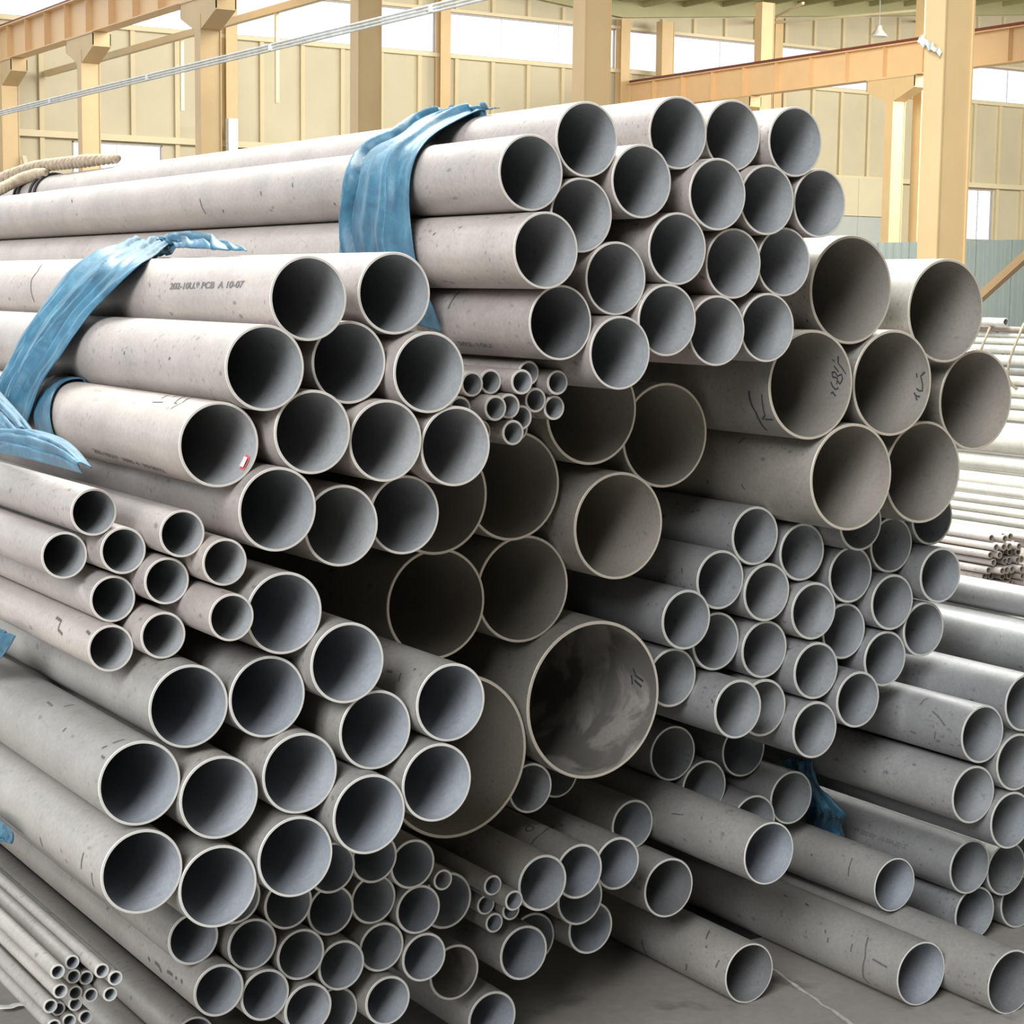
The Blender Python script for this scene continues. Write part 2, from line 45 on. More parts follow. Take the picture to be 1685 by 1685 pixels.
LABEL = {
'A1': 'pale pipe farthest left in the top row of the topmost stack, half under blue band',
'A6': 'pale pipe second from left in the top row of the topmost stack',
'A7': 'pipe third from left in the top row of the topmost stack, dark spots inside',
'A8': 'pipe at the right end of the top row of the topmost stack',
'A2': 'upper of the two blue-banded pipes on the left flank of the topmost stack',
'A5': 'pipe directly below the upper blue-banded one, left flank of topmost stack',
'A19': 'lowest left pipe of the topmost stack with white glints inside its bore',
'A3': 'recessed pipe between the two blue-banded left pipes of the topmost stack',
'A4': 'pipe second from left in the second row of the topmost stack, lit rim',
'A9': 'pipe in the middle of the second row of the topmost stack',
'A10': 'pipe fourth from left in second row of topmost stack, pale smear inside',
'A11': 'pipe at the right end of the second row of the topmost stack',
'A15': 'pipe at the left of the third row of the topmost stack',
'A12': 'pipe second from left in the third row of the topmost stack',
'A13': 'pipe third from left in the third row of the topmost stack',
'A14': 'pipe at the right end of the third row of topmost stack, beside big pipe',
'A20': 'lowest pipe of the topmost stack, just right of the tiny tubes',
'A16': 'pipe second from left in the bottom row of the topmost stack',
'A17': 'pipe third from left in the bottom row of the topmost stack',
'A18': 'pipe at the right end of the bottom row of the topmost stack',
'G1': 'big pipe at the top left of the right upper stack, plain bore',
'G2': 'big pipe at the top right of the right upper stack, before the green partition',
'G3': 'big pipe with black handwritten number inside and ink streaks outside',
'G4': 'big pipe with faint handwritten letters inside, middle of the right upper stack',
'G5': 'big pipe farthest right in the right upper stack',
'G6': 'big pipe at the lower left of the right upper stack',
'G7': 'big pipe at the lower right of the right upper stack',
'I1': 'large dark pipe right beside the tiny tubes under the topmost stack',
'I2': 'large dark pipe farthest right in the middle, below the topmost stack',
'I3': 'large dark pipe directly beneath the tiny tubes',
'I4': 'large dark pipe mostly hidden behind the upper left stack',
'I5': 'large brownish pipe reaching forward above the widest pipe',
'I6': 'large dark pipe with a faint glint inside, left of the middle group',
'I7': 'large pipe in the centre touching the dark pipe with the glint',
'J1': 'widest pipe of all, with stained bore and black marker strokes inside',
'J2': 'very wide pipe partly hidden behind the lower left stack',
'B1': 'pale pipe with grey stencilled characters at the top left of the upper left stack',
'B2': 'pale pipe at the top right of the upper left stack, below the blue band',
'B3': 'pale pipe at the left of the second row of the upper left stack',
'B4': 'pipe in the middle of the second row of the upper left stack',
'B5': 'pipe at the right of the second row, upper left stack, by tiny tubes',
'B6': 'pale pipe with black marker strokes and red-edged label inside its bore',
'B7': 'pipe just right of the red-labelled pipe in the third row',
'B8': 'pipe third from left in the third row of the upper left stack',
'B9': 'pipe at the right end of the third row of the upper left stack',
'B10': 'pipe at the left of the bottom row of the upper left stack, under red-labelled pipe',
'B11': 'pipe in the middle of the bottom row of the upper left stack',
'B12': 'pipe at the right of the bottom row of the upper left stack',
'C1': 'topmost small pipe of the left edge group, below the blue wrapping',
'C2': 'small pipe farthest left in the left edge group',
'C3': 'small pipe directly below the topmost one in the left edge group',
'C4': 'small pipe upper right in the left edge group, with scuffed end',
'C5': 'small pipe left in the third row of the left edge group',
'C6': 'small pipe in the very middle of the left edge group, bright chipped rim',
'C7': 'small pipe farthest right in the upper half of the left edge group',
'C8': 'small scuffed pipe lying across the opening of a larger pipe',
'C9': 'lowest small pipe of the left edge group, with brown marks near its end',
'C10': 'small pipe lower right in the left edge group, right of the brown-marked one',
'D1': 'topmost large pipe of the lower left stack, partly covered by a small pipe',
'D2': 'large pipe second from top on the right slope of the lower left stack',
'D3': 'large pipe second from left in the upper row of the lower left stack',
'D4': 'large pipe leftmost in the upper row, lower left stack, below small pipes',
'D5': 'large pipe farthest right and high in the lower left stack, before the very wide pipe',
'D6': 'large pipe in the inner right of the lower left stack, left of farthest right one',
'D7': 'large pipe in the very middle of the lower left stack',
'D8': 'large pipe second from left in the third row of the lower left stack',
'D9': 'large pipe farthest left in the third row, its long body reaching the left edge',
'D10': 'large pipe at lower right of lower left stack, inside outline of very wide pipe',
'D11': 'large pipe right of bottom row of the lower left stack, above small pipes',
'D12': 'large pipe third from left in the bottom row of the lower left stack',
'D13': 'large pipe at the bottom left corner of the lower left stack, scratched end',
'D14': 'large pipe second from left in the bottom row of the lower left stack, lowest one',
'S1': 'tiny thick-walled tube farthest left in the upper row, touching the big left pipe',
'S2': 'tiny tube second from left in the upper row under the topmost stack',
'S3': 'tiny tube in the middle of the upper row with long shiny side',
'S4': 'tiny tube behind and above the middle one, highest of the tiny tubes',
'S5': 'tiny tube farthest right and upper under the topmost stack',
'S6': 'tiny tube right of centre in the second row under the topmost stack',
'S7': 'tiny tube lower right, under the farthest right tiny tube',
'S8': 'tiny tube left of centre in the second row under the topmost stack',
'S9': 'tiny tube set back behind the left one of the second row',
'S10': 'lowest and nearest tiny tube under the topmost stack',
'S11': 'tiny tube peeking from behind the lowest tiny tube',
'S12': 'dark tiny tube deepest behind the lowest pair',
'S13': 'tiny tube almost hidden between two big pipes at the left of the tiny group',
'S14': 'tiny tube hidden left of the lowest tiny tube behind a big rim',
'H1': 'pipe at the top left of the right middle stack, spotted side, cut by big pipe',
'H2': 'pipe second from left in the top row of the right middle stack',
'H22': 'pipe mostly hidden under the two lower big pipes, right middle stack',
'H21': 'pipe directly under the lower right big pipe, right middle stack',
'H23': 'pipe at the upper right corner of right middle stack, dark, under the big pipe',
'H3': 'pipe at the left of the second row of the right middle stack',
'H4': 'pipe right of the left one in the second row of the right middle stack',
'H5': 'pipe in the middle of the upper half of the right middle stack',
'H6': 'pipe farthest left and most forward in the right middle stack',
'H7': 'pipe at the centre of the right middle stack, spots inside its right wall',
'H8': 'pipe set back just below the farthest left one of the right middle stack',
'H9': 'pipe in the left centre of the right middle stack, below the second row',
'H10': 'dark pipe between the widest pipe and the right middle stack',
'H11': 'forward pipe at the bottom left of the right middle stack',
'H12': 'pipe half hidden behind the forward one at the bottom left, right middle stack',
'H13': 'pipe in the lower middle of the right middle stack, below the spotted centre one',
'H14': 'pipe at the bottom right of the right middle stack, spot inside',
'H15': 'pipe set back between the centre pipes of the right middle stack',
'H16': 'lowest pipe of the right middle stack',
'H17': 'pipe right of centre in the right middle stack, bluish bore',
'H18': 'pipe right of centre in the lower half of the right middle stack',
'H19': 'pipe at the lower right flank of the right middle stack',
'H20': 'pipe farthest right in the right middle stack, next to the small tube bundle',
'N1': 'dark pipe just right of the widest pipe, low down',
'N2': 'dark bluish pipe right below the bottom left of the right middle stack',
'N3': 'very dark pipe barely visible below two dark ones, right of centre',
'N4': 'shaded pipe left of the dark blue strap',
'N5': 'slimmer pipe lying behind the long pale pipe, its rim only half visible',
'O1': 'dark pipe in the gap below the two widest pipes',
'O2': 'dark pipe tucked under the widest pipe, only its lower rim showing',
'P1': 'loose brownish pipe just below the widest pipe, upper of the three in a row',
'P2': 'loose brownish pipe between two others, low in the centre',
'P3': 'loose scratched pipe in front of two others, low in the centre',
'P4': 'loose pipe with bright streak and dark stain inside, low in the centre',
'P5': 'long pale loose pipe resting on top of the longest floor pipe',
'P6': 'loose pipe on the floor with a bright streak in its bore, lowest in the centre',
'P7': 'long pale pipe on the floor with a dark curved scratch near its end',
'P8': 'long pale pipe on the floor cut by the lower right edge of the photo',
'P9': 'loose brownish pipe behind the long floor pipes, lower right',
'P10': 'short looking loose pipe with thick rim right of the tiny tubes, low centre',
'P11': 'loose pipe just right of and below the low tiny tubes',
'P12': 'dark pipe hidden behind the scratched loose pipe, lower rim showing',
'P13': 'dark pipe showing only its lower rim under a loose pipe, low centre',
'P14': 'dark stained pipe at the right of the bottom centre stack',
'P15': 'pipe cut by the bottom edge of the photo, right of bottom centre stack',
'P16': 'dark pipe behind the low tiny tubes, only its lower rim visible',
'P17': 'deep hidden pipe between two loose pipes, sliver of rim visible, low centre',
'T1': 'short tiny tube set back at the left of the low tiny tubes',
'T2': 'highest forward tiny tube of the low group',
'T3': 'tiny tube in the middle left of the low group',
'T4': 'tiny tube farthest right in the low group',
'T5': 'lowest tiny tube of the low group',
'T6': 'tiny tube half hidden under the farthest right one of the low group',
'Q1': 'dark pipe under the lower left stack, left of top row of bottom centre stack',
'Q2': 'pipe in the middle of the top row of bottom centre stack, partly covered',
'Q3': 'pipe at the right of the top row of bottom centre stack, beside short tiny tube',
'Q4': 'dark pipe at the left of the second row of the bottom centre stack',
'Q5': 'pipe second in the second row of the bottom centre stack',
'Q6': 'pipe third in the second row of the bottom centre stack',
'Q7': 'pipe at the right of the second row of the bottom centre stack, bright rim',
'Q8': 'pipe at the left of the third row of the bottom centre stack',
'Q9': 'pipe second in the third row of the bottom centre stack',
'Q10': 'pipe in the middle of the third row of the bottom centre stack, slightly lower',
'Q11': 'pipe fourth in the third row of the bottom centre stack, chipped lower rim',
'Q12': 'pipe at the right of the third row of the bottom centre stack',
'Q13': 'pipe farthest left in the bottom row of bottom centre stack, scratched long side',
'Q14': 'pipe second in the bottom row of the bottom centre stack',
'Q15': 'pipe third in the bottom row of the bottom centre stack, rough reddish rim',
'Q16': 'dark pipe set back in the bottom row of the bottom centre stack',
'Q17': 'pipe at the right of the bottom row of the bottom centre stack',
'Q18': 'pipe tucked under the two lowest large pipes, marked side, far left of bottom stack',
'Q19': 'dark pipe showing a thin rim behind the lowest large pipe',
'R1': 'shaded brownish pipe running down to the bottom edge beside the tiny tubes',
'R2': 'pipe lying beneath the tiny tubes, cut by the bottom edge of the photo',
'U1': 'tiny tube at the top of the corner bundle',
'U2': 'tiny tube left below the top one of the corner bundle',
'U3': 'tiny tube right under the top one of the corner bundle',
'U4': 'tiny tube slightly set back near the centre top of the corner bundle',
'U5': 'tiny tube upper right in the corner bundle',
'U6': 'tiny tube farthest right in the corner bundle',
'U7': 'tiny tube lower right and apart in the corner bundle',
'U8': 'tiny tube at the left in the middle row of the corner bundle',
'U9': 'tiny tube at the centre of the middle row of the corner bundle',
'U10': 'tiny tube at the right in the middle row of the corner bundle',
'U11': 'tiny tube farthest left in the corner bundle',
'U12': 'tiny tube behind the farthest left one in the corner bundle',
'U13': 'tiny tube half hidden directly below the centre of the corner bundle',
'U14': 'tiny tube at the lower right end of the corner bundle',
'U15': 'tiny tube at the bottom middle of the corner bundle',
'U16': 'lowest left tiny tube of the corner bundle, cut by the bottom edge',
'F1': 'spotted pipe at the upper left of the right edge stack',
'F2': 'pipe cut by the right edge, just above the spotted one',
'F3': 'long pale pipe reaching left past the dark blue strap, right edge stack',
'F4': 'pipe cut by the right edge between the spotted and long pale ones',
'F5': 'pipe at the right edge, below right of the long pale one',
'F6': 'pipe with a dark stencilled row on its side, right edge stack',
'F7': 'pipe right of the stencilled one at the right edge',
'F8': 'shaded pipe below the stencilled one, right edge stack',
'F9': 'lowest pipe at the right edge, shaded',
'F10': 'highest pale pipe of the right edge stack, its end outside the photo',
'F11': 'dim pipe below the small tube bundle at the right edge',
}
for _k, _v in LABEL.items(): LABEL[_k] = _v
# ------------------------------------------------------------------ helpers
def obj(name, me, mats=(), parent=None, loc=None):
    o = bpy.data.objects.new(name, me); COL.objects.link(o)
    for m in mats:
        if m and m.name not in [x.name for x in me.materials if x]: me.materials.append(m)
    if parent is not None: o.parent = parent
    if loc is not None: o.location = loc
    return o
def tag(o, label=None, cat=None, group=None, kind=None):
    if label: o['label'] = label
    if cat: o['category'] = cat
    if group: o['group'] = group
    if kind: o['kind'] = kind
    return o
def empty(name, loc=(0, 0, 0)):
    o = bpy.data.objects.new(name, None); COL.objects.link(o); o.location = loc; o.empty_display_size = .1
    return o
def mesh_from(name, verts, faces, smooth=False):
    me = bpy.data.meshes.new(name); me.from_pydata(verts, [], faces); me.update()
    if smooth: me.polygons.foreach_set('use_smooth', [True]*len(me.polygons))
    return me
class MB:
    def __init__(s): s.v = []; s.f = []
    def box(s, x0, x1, y0, y1, z0, z1):
        n = len(s.v)
        s.v += [(x0,y0,z0),(x1,y0,z0),(x1,y1,z0),(x0,y1,z0),(x0,y0,z1),(x1,y0,z1),(x1,y1,z1),(x0,y1,z1)]
        s.f += [(n,n+3,n+2,n+1),(n+4,n+5,n+6,n+7),(n,n+1,n+5,n+4),(n+1,n+2,n+6,n+5),(n+2,n+3,n+7,n+6),(n+3,n,n+4,n+7)]
        return s
    def bar(s, a, b, w, t, up=(0, 0, 1)):
        a = Vector(a); b = Vector(b); d = (b-a).normalized(); u = Vector(up); sx = d.cross(u)
        if sx.length < 1e-4: sx = d.cross(Vector((1, 0, 0)))
        sx.normalize(); uz = sx.cross(d).normalized()
        n = len(s.v)
        for q in (a, b):
            for i, j in ((-1, -1), (1, -1), (1, 1), (-1, 1)): s.v.append(tuple(q + sx*w/2*i + uz*t/2*j))
        s.f += [(n,n+1,n+2,n+3),(n+7,n+6,n+5,n+4),(n,n+4,n+5,n+1),(n+1,n+5,n+6,n+2),(n+2,n+6,n+7,n+3),(n+3,n+7,n+4,n)]
        return s
    def prism(s, pts, y0, y1, axis='y'):
        n = len(s.v); k = len(pts)
        for y in (y0, y1):
            for p in pts: s.v.append((p[0], y, p[1]) if axis == 'y' else (y, p[0], p[1]))
        s.f += [tuple(range(n, n+k)), tuple(range(n+2*k-1, n+k-1, -1))]
        s.f += [(n+i, n+k+i, n+k+(i+1) % k, n+(i+1) % k) for i in range(k)]
        return s
    def build(s, name, mat, parent=None, smooth=False, loc=None):
        me = mesh_from(name, s.v, s.f, smooth)
        bm = bmesh.new(); bm.from_mesh(me); bmesh.ops.recalc_face_normals(bm, faces=bm.faces); bm.to_mesh(me); bm.free()
        return obj(name, me, [mat], parent, loc)
def tube_verts(path, r, seg=8, closed=False, twist=None):
    v = []; f = []; n = len(path); P = [Vector(p) for p in path]
    u = Vector((0, 0, 1))
    for i, p in enumerate(P):
        a = P[i-1] if i > 0 else (P[-1] if closed else P[0]); b = P[(i+1) % n] if (i < n-1 or closed) else P[-1]
        t = (b-a).normalized()
        if abs(t.dot(u)) > .98: u = Vector((1, 0, 0))
        x = t.cross(u).normalized(); u = x.cross(t).normalized()
        for k in range(seg):
            a_ = 2*PI*k/seg; v.append(tuple(p + (x*math.cos(a_) + u*math.sin(a_))*r))
    for i in range(n-1 + (1 if closed else 0)):
        for k in range(seg):
            a = i*seg+k; b = i*seg+(k+1) % seg; c = ((i+1) % n)*seg+(k+1) % seg; d = ((i+1) % n)*seg+k
            f.append((a, b, c, d))
    if not closed: f += [tuple(range(seg-1, -1, -1)), tuple(range((n-1)*seg, n*seg))]
    return v, f
# ------------------------------------------------------------------ materials
MATS = {}
def nm(name):
    m = bpy.data.materials.new(name); m.use_nodes = True; nt = m.node_tree
    b = nt.nodes['Principled BSDF']; MATS[name] = m
    return m, nt, b
def N(nt, t, **kw):
    n = nt.nodes.new(t)
    for k, v in kw.items():
        if isinstance(k, str) and hasattr(n, k): setattr(n, k, v)
    return n
def ramp(nt, stops):
    r = nt.nodes.new('ShaderNodeValToRGB'); e = r.color_ramp.elements
    while len(e) > 1: e.remove(e[-1])
    e[0].position = stops[0][0]; e[0].color = (*stops[0][1], 1) if len(stops[0][1]) == 3 else stops[0][1]
    for p, c in stops[1:]:
        q = e.new(p); q.color = (*c, 1)
    return r
def mix(nt, a, b, fac, mode='MIX'):
    m = nt.nodes.new('ShaderNodeMix'); m.data_type = 'RGBA'; m.blend_type = mode
    L = nt.links.new
    for s, x in ((0, fac), (6, a), (7, b)):
        if hasattr(x, 'is_output') or isinstance(x, bpy.types.NodeSocket): L(x, m.inputs[s])
        elif s == 0: m.inputs[0].default_value = x
        else: m.inputs[s].default_value = (*x, 1)
    return m.outputs[2]
def noise(nt, vec, scale, detail=3, rough=.5, dist=0):
    n = nt.nodes.new('ShaderNodeTexNoise'); n.inputs['Scale'].default_value = scale; n.inputs['Detail'].default_value = detail
    n.inputs['Roughness'].default_value = rough; n.inputs['Distortion'].default_value = dist
    nt.links.new(vec, n.inputs['Vector']); return n.outputs['Fac']
def steel(name, base, metal=.3, rough=.45, specks=.9, mott=.16, tint=(1, 1, 1), dull=None):
    m, nt, b = nm(name); L = nt.links.new
    tc = nt.nodes.new('ShaderNodeTexCoord'); oi = nt.nodes.new('ShaderNodeObjectInfo')
    ad = nt.nodes.new('ShaderNodeVectorMath'); ad.operation = 'MULTIPLY_ADD'
    co = nt.nodes.new('ShaderNodeCombineXYZ'); L(oi.outputs['Random'], co.inputs[0]); L(oi.outputs['Random'], co.inputs[1]); L(oi.outputs['Random'], co.inputs[2])
    ad.inputs[1].default_value = (37, 53, 71); L(co.outputs[0], ad.inputs[0]); L(tc.outputs['Object'], ad.inputs[2])
    V = ad.outputs[0]
    dark = tuple(c*(1-mott) for c in base); lite = tuple(min(1, c*(1+mott*.6)*t) for c, t in zip(base, tint))
    r1 = ramp(nt, [(.30, dark), (.72, lite)]); L(noise(nt, V, 5.5, 4, .6), r1.inputs[0])
    fine = ramp(nt, [(.25, (.86,)*3), (.75, (1.08,)*3)]); L(noise(nt, V, 130, 3, .6), fine.inputs[0])
    c = mix(nt, r1.outputs[0], fine.outputs[0], 1.0, 'MULTIPLY')
    # per pipe brightness
    pr = ramp(nt, [(0, (.86, .87, .88)), (1, (1.10, 1.08, 1.05))]); L(oi.outputs['Random'], pr.inputs[0])
    c = mix(nt, c, pr.outputs[0], 1.0, 'MULTIPLY')
    # handling wear is denser near the cut end of a pipe
    sx = nt.nodes.new('ShaderNodeSeparateXYZ'); L(tc.outputs['Object'], sx.inputs[0])
    er = nt.nodes.new('ShaderNodeMapRange'); er.inputs[1].default_value = 0.0; er.inputs[2].default_value = .6; er.inputs[3].default_value = .10; er.inputs[4].default_value = 0.0
    L(sx.outputs[1], er.inputs[0])
    def gated(sc_, t0, t1):
        g = nt.nodes.new('ShaderNodeMath'); g.operation = 'ADD'; L(noise(nt, V, sc_, 2, .5), g.inputs[0]); L(er.outputs[0], g.inputs[1])
        q = ramp(nt, [(t0, (0,)*3), (t1, (1,)*3)]); L(g.outputs[0], q.inputs[0]); return q.outputs[0]
    for scl, mps, d0, d1, gs, t0, t1, st_ in ((24, (1.6, .7, 1.3), .10, .17, 5.0, .55, .60, specks*.8), (14, (1.0, 2.6, 1.3), .05, .10, 3.0, .55, .61, specks*.7), (55, (1, 1, 1), .13, .26, 9.0, .57, .64, specks*.6)):
        vo = nt.nodes.new('ShaderNodeTexVoronoi'); vo.inputs['Scale'].default_value = scl; vo.inputs['Randomness'].default_value = 1
        mp = nt.nodes.new('ShaderNodeMapping'); mp.inputs['Scale'].default_value = mps; mp.inputs['Rotation'].default_value = (.4, .2, .5)
        wv = nt.nodes.new('ShaderNodeVectorMath'); wv.operation = 'MULTIPLY_ADD'; nn = nt.nodes.new('ShaderNodeTexNoise'); nn.inputs['Scale'].default_value = 40; L(V, nn.inputs['Vector'])
        L(nn.outputs['Color'], wv.inputs[0]); wv.inputs[1].default_value = (.012,)*3; L(V, wv.inputs[2]); L(wv.outputs[0], mp.inputs[0]); L(mp.outputs[0], vo.inputs['Vector'])
        spk = ramp(nt, [(.0, (1,)*3), (d0, (.8,)*3), (d1, (0,)*3)]); L(vo.outputs['Distance'], spk.inputs[0])
        f = mix(nt, spk.outputs[0], gated(gs, t0, t1), 1.0, 'MULTIPLY')
        mu = nt.nodes.new('ShaderNodeMath'); mu.operation = 'MULTIPLY'; mu.inputs[1].default_value = st_; L(f, mu.inputs[0])
        c = mix(nt, c, tuple(x*.34 for x in base), mu.outputs[0])
    # streaky scuffs and pale smears
    mp2 = nt.nodes.new('ShaderNodeMapping'); mp2.inputs['Scale'].default_value = (9, 4, 9); L(V, mp2.inputs[0])
    sc = ramp(nt, [(.66, (0,)*3), (.70, (.5*specks,)*3)]); L(noise(nt, mp2.outputs[0], 2.2, 4, .62, 1.6), sc.inputs[0])
    c = mix(nt, c, tuple(x*.62 for x in base), sc.outputs[0])
    sm = ramp(nt, [(.64, (0,)*3), (.72, (.35,)*3)]); L(noise(nt, V, 4.0, 4, .6, .8), sm.inputs[0])
    c = mix(nt, c, tuple(min(1, x*1.3) for x in base), sm.outputs[0])
    if dull:
        st = ramp(nt, [(.46, (0,)*3), (.54, (1,)*3)]); L(noise(nt, V, dull, 4, .6, .6), st.inputs[0])
        c = mix(nt, c, tuple(x*.44 for x in base), st.outputs[0])
        rr = ramp(nt, [(0, (rough,)*3), (1, (.3,)*3)]); L(st.outputs[0], rr.inputs[0]); L(rr.outputs[0], b.inputs['Roughness'])
    else: 
        rr = ramp(nt, [(.3, (rough-.05,)*3), (.7, (rough+.08,)*3)]); L(noise(nt, V, 9, 3), rr.inputs[0]); L(rr.outputs[0], b.inputs['Roughness'])
    L(c, b.inputs['Base Color']); b.inputs['Metallic'].default_value = metal
    bp = nt.nodes.new('ShaderNodeBump'); bp.inputs['Strength'].default_value = .06; bp.inputs['Distance'].default_value = .002
    L(noise(nt, V, 60, 4), bp.inputs['Height']); L(bp.outputs[0], b.inputs['Normal'])
    return m
def flat(name, col, rough=.6, metal=0, var=.08, scale=4, bump=0, bscale=40):
    m, nt, b = nm(name); L = nt.links.new; tc = nt.nodes.new('ShaderNodeTexCoord')
    r = ramp(nt, [(.3, tuple(c*(1-var) for c in col)), (.7, tuple(min(1, c*(1+var)) for c in col))])
    L(noise(nt, tc.outputs['Object'], scale, 5, .6), r.inputs[0]); L(r.outputs[0], b.inputs['Base Color'])
    b.inputs['Roughness'].default_value = rough; b.inputs['Metallic'].default_value = metal
    if bump:
        bp = nt.nodes.new('ShaderNodeBump'); bp.inputs['Strength'].default_value = bump; bp.inputs['Distance'].default_value = .004
        L(noise(nt, tc.outputs['Object'], bscale, 4), bp.inputs['Height']); L(bp.outputs[0], b.inputs['Normal'])
    return m
OUT = {'pale': steel('pickled_steel_pale', (.44, .405, .385), tint=(1.03, 1, .99)),
       'mid': steel('pickled_steel_mid', (.37, .355, .335)),
       'cool': steel('pickled_steel_cool', (.30, .30, .305), specks=1.0),  # darker bluish copy: shade on the lower stacks put into the colour
       'warm': steel('pickled_steel_warm', (.37, .35, .315), mott=.2)}
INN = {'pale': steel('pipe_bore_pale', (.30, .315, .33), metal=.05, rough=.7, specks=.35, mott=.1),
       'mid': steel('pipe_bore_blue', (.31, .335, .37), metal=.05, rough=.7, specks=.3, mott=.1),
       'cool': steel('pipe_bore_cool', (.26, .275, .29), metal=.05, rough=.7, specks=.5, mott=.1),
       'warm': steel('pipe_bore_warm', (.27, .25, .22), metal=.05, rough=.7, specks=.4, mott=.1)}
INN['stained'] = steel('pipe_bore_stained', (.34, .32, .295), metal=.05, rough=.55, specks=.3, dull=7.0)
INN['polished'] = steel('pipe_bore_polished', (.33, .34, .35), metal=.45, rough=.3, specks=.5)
RIM = {'pale': flat('cut_rim_pale', (.60, .57, .53), .5, .1, .08, 30),
       'mid': flat('cut_rim_mid', (.60, .59, .56), .5, .1, .08, 30),
       'cool': flat('cut_rim_cool', (.50, .50, .47), .5, .1, .08, 30),
       'warm': flat('cut_rim_warm', (.54, .49, .42), .5, .2, .06, 30)}
M_INK = flat('marker_ink', (.045, .05, .055), .6)
M_STEN = flat('stencil_ink', (.13, .125, .13), .7, 0, .35, 300)
M_CONC = None
def concrete():
    m, nt, b = nm('worn_concrete_floor'); L = nt.links.new; tc = nt.nodes.new('ShaderNodeTexCoord'); V = tc.outputs['Object']
    r = ramp(nt, [(.3, (.20, .185, .165)), (.7, (.32, .30, .275))]); L(noise(nt, V, 1.6, 6, .6), r.inputs[0])
    r2 = ramp(nt, [(.3, (.9,)*3), (.7, (1.06,)*3)]); L(noise(nt, V, 40, 4, .6), r2.inputs[0])
    c = mix(nt, r.outputs[0], r2.outputs[0], 1, 'MULTIPLY')
    st = ramp(nt, [(.62, (0,)*3), (.70, (.7,)*3)]); L(noise(nt, V, 7, 3, .5), st.inputs[0])
    c = mix(nt, c, (.13, .12, .11), st.outputs[0])
    L(c, b.inputs['Base Color']); b.inputs['Roughness'].default_value = .75
    bp = nt.nodes.new('ShaderNodeBump'); bp.inputs['Strength'].default_value = .2; bp.inputs['Distance'].default_value = .004
    L(noise(nt, V, 30, 5), bp.inputs['Height']); L(bp.outputs[0], b.inputs['Normal']); return m
M_CONC = concrete()
def tarp():
    m, nt, b = nm('blue_woven_plastic'); L = nt.links.new; tc = nt.nodes.new('ShaderNodeTexCoord'); V = tc.outputs['Object']
    r = ramp(nt, [(.28, (.012, .06, .11)), (.55, (.028, .125, .205)), (.78, (.07, .20, .285))]); L(noise(nt, V, 16, 5, .6, .8), r.inputs[0])
    L(r.outputs[0], b.inputs['Base Color']); b.inputs['Roughness'].default_value = .5
    b.inputs['Sheen Weight'].default_value = .1
    bp = nt.nodes.new('ShaderNodeBump'); bp.inputs['Strength'].default_value = .35; bp.inputs['Distance'].default_value = .004
    L(noise(nt, V, 45, 5, .6, .5), bp.inputs['Height']); L(bp.outputs[0], b.inputs['Normal']); return m
M_TARP = tarp()
M_ROPE = flat('hemp_rope', (.33, .27, .20), .9, 0, .25, 60, .5, 200)
M_ORANGE = flat('cream_orange_paint', (.60, .43, .225), .55, 0, .06, 1.2)
M_BEAM = flat('peach_beam_paint', (.74, .50, .27), .5, 0, .06, 1.0)
M_WALL = flat('beige_wall_sheet', (.53, .47, .33), .6, 0, .05, .8)
M_BATT = flat('cream_batten_paint', (.60, .51, .33), .6, 0, .05, .8)
M_GIRT = flat('cream_girt_paint', (.66, .57, .38), .6, 0, .05, .8)
M_RED = flat('dark_red_rail', (.16, .035, .02), .5)
M_GALV = flat('galvanised_metal', (.66, .67, .65), .4, .4, .15, 8)
M_FENCE = flat('grey_green_sheet', (.33, .40, .38), .5, .1, .05, 2)
M_DOOR = flat('cream_door_sheet', (.60, .54, .38), .55, 0, .04, 1)
M_DOORG = flat('grey_door_sheet', (.42, .44, .42), .55, 0, .04, 1)
M_ROOF = flat('olive_roof_sheet', (.42, .40, .22), .6, 0, .05, 1)
M_BLACK = flat('black_rubber', (.012, .012, .013), .6)
M_FRAME = flat('window_frame_paint', (.42, .38, .38), .5)
def glass():
    m, nt, b = nm('window_glass'); nt.nodes.remove(b)
    o = nt.nodes['Material Output']; t = nt.nodes.new('ShaderNodeBsdfTransparent'); g = nt.nodes.new('ShaderNodeBsdfGlossy')
    g.inputs['Roughness'].default_value = .1; x = nt.nodes.new('ShaderNodeMixShader'); x.inputs[0].default_value = .06
    nt.links.new(t.outputs[0], x.inputs[1]); nt.links.new(g.outputs[0], x.inputs[2]); nt.links.new(x.outputs[0], o.inputs['Surface']); return m
M_GLASS = glass()
# ------------------------------------------------------------------ floor
slab = MB(); slab.box(-40, 75, -40, 75, -.2, 0); tag(slab.build('floor', M_CONC), kind='structure')
# ------------------------------------------------------------------ end wall with ribbon window
YW = 47.0
def roofz(x): return 9.55 + .09*abs(x-33.0)
def wallbox(name, x0, x1, z0, z1, mat=None):
    m = MB().box(x0, x1, YW, YW+.12, z0, z1); return m.build(name, mat or M_WALL)
wall = empty('wall_back', (13, YW, 0)); tag(wall, kind='structure')
def wpart(name, mb, mat): 
    o = mb.build(name, mat, wall); o.matrix_parent_inverse = Matrix.Translation(-wall.location); return o
X0W, X1W = 13.0, 60.0
xs = [X0W + 1.2*i for i in range(int((X1W-X0W)/1.2)+1)]
LW = [(16.2, 18.6), (47.5, 48.85)]          # low windows
def skip_low(x): return any(a-.6 < x < b-.6+.0001 for a, b in LW)
def clipsheet(x0, x1, z0, z1):
    m = MB()
    n = 6; w = (x1-x0)/n
    m.box(x0, x1, YW, YW+.1, z0, z1)
    return m
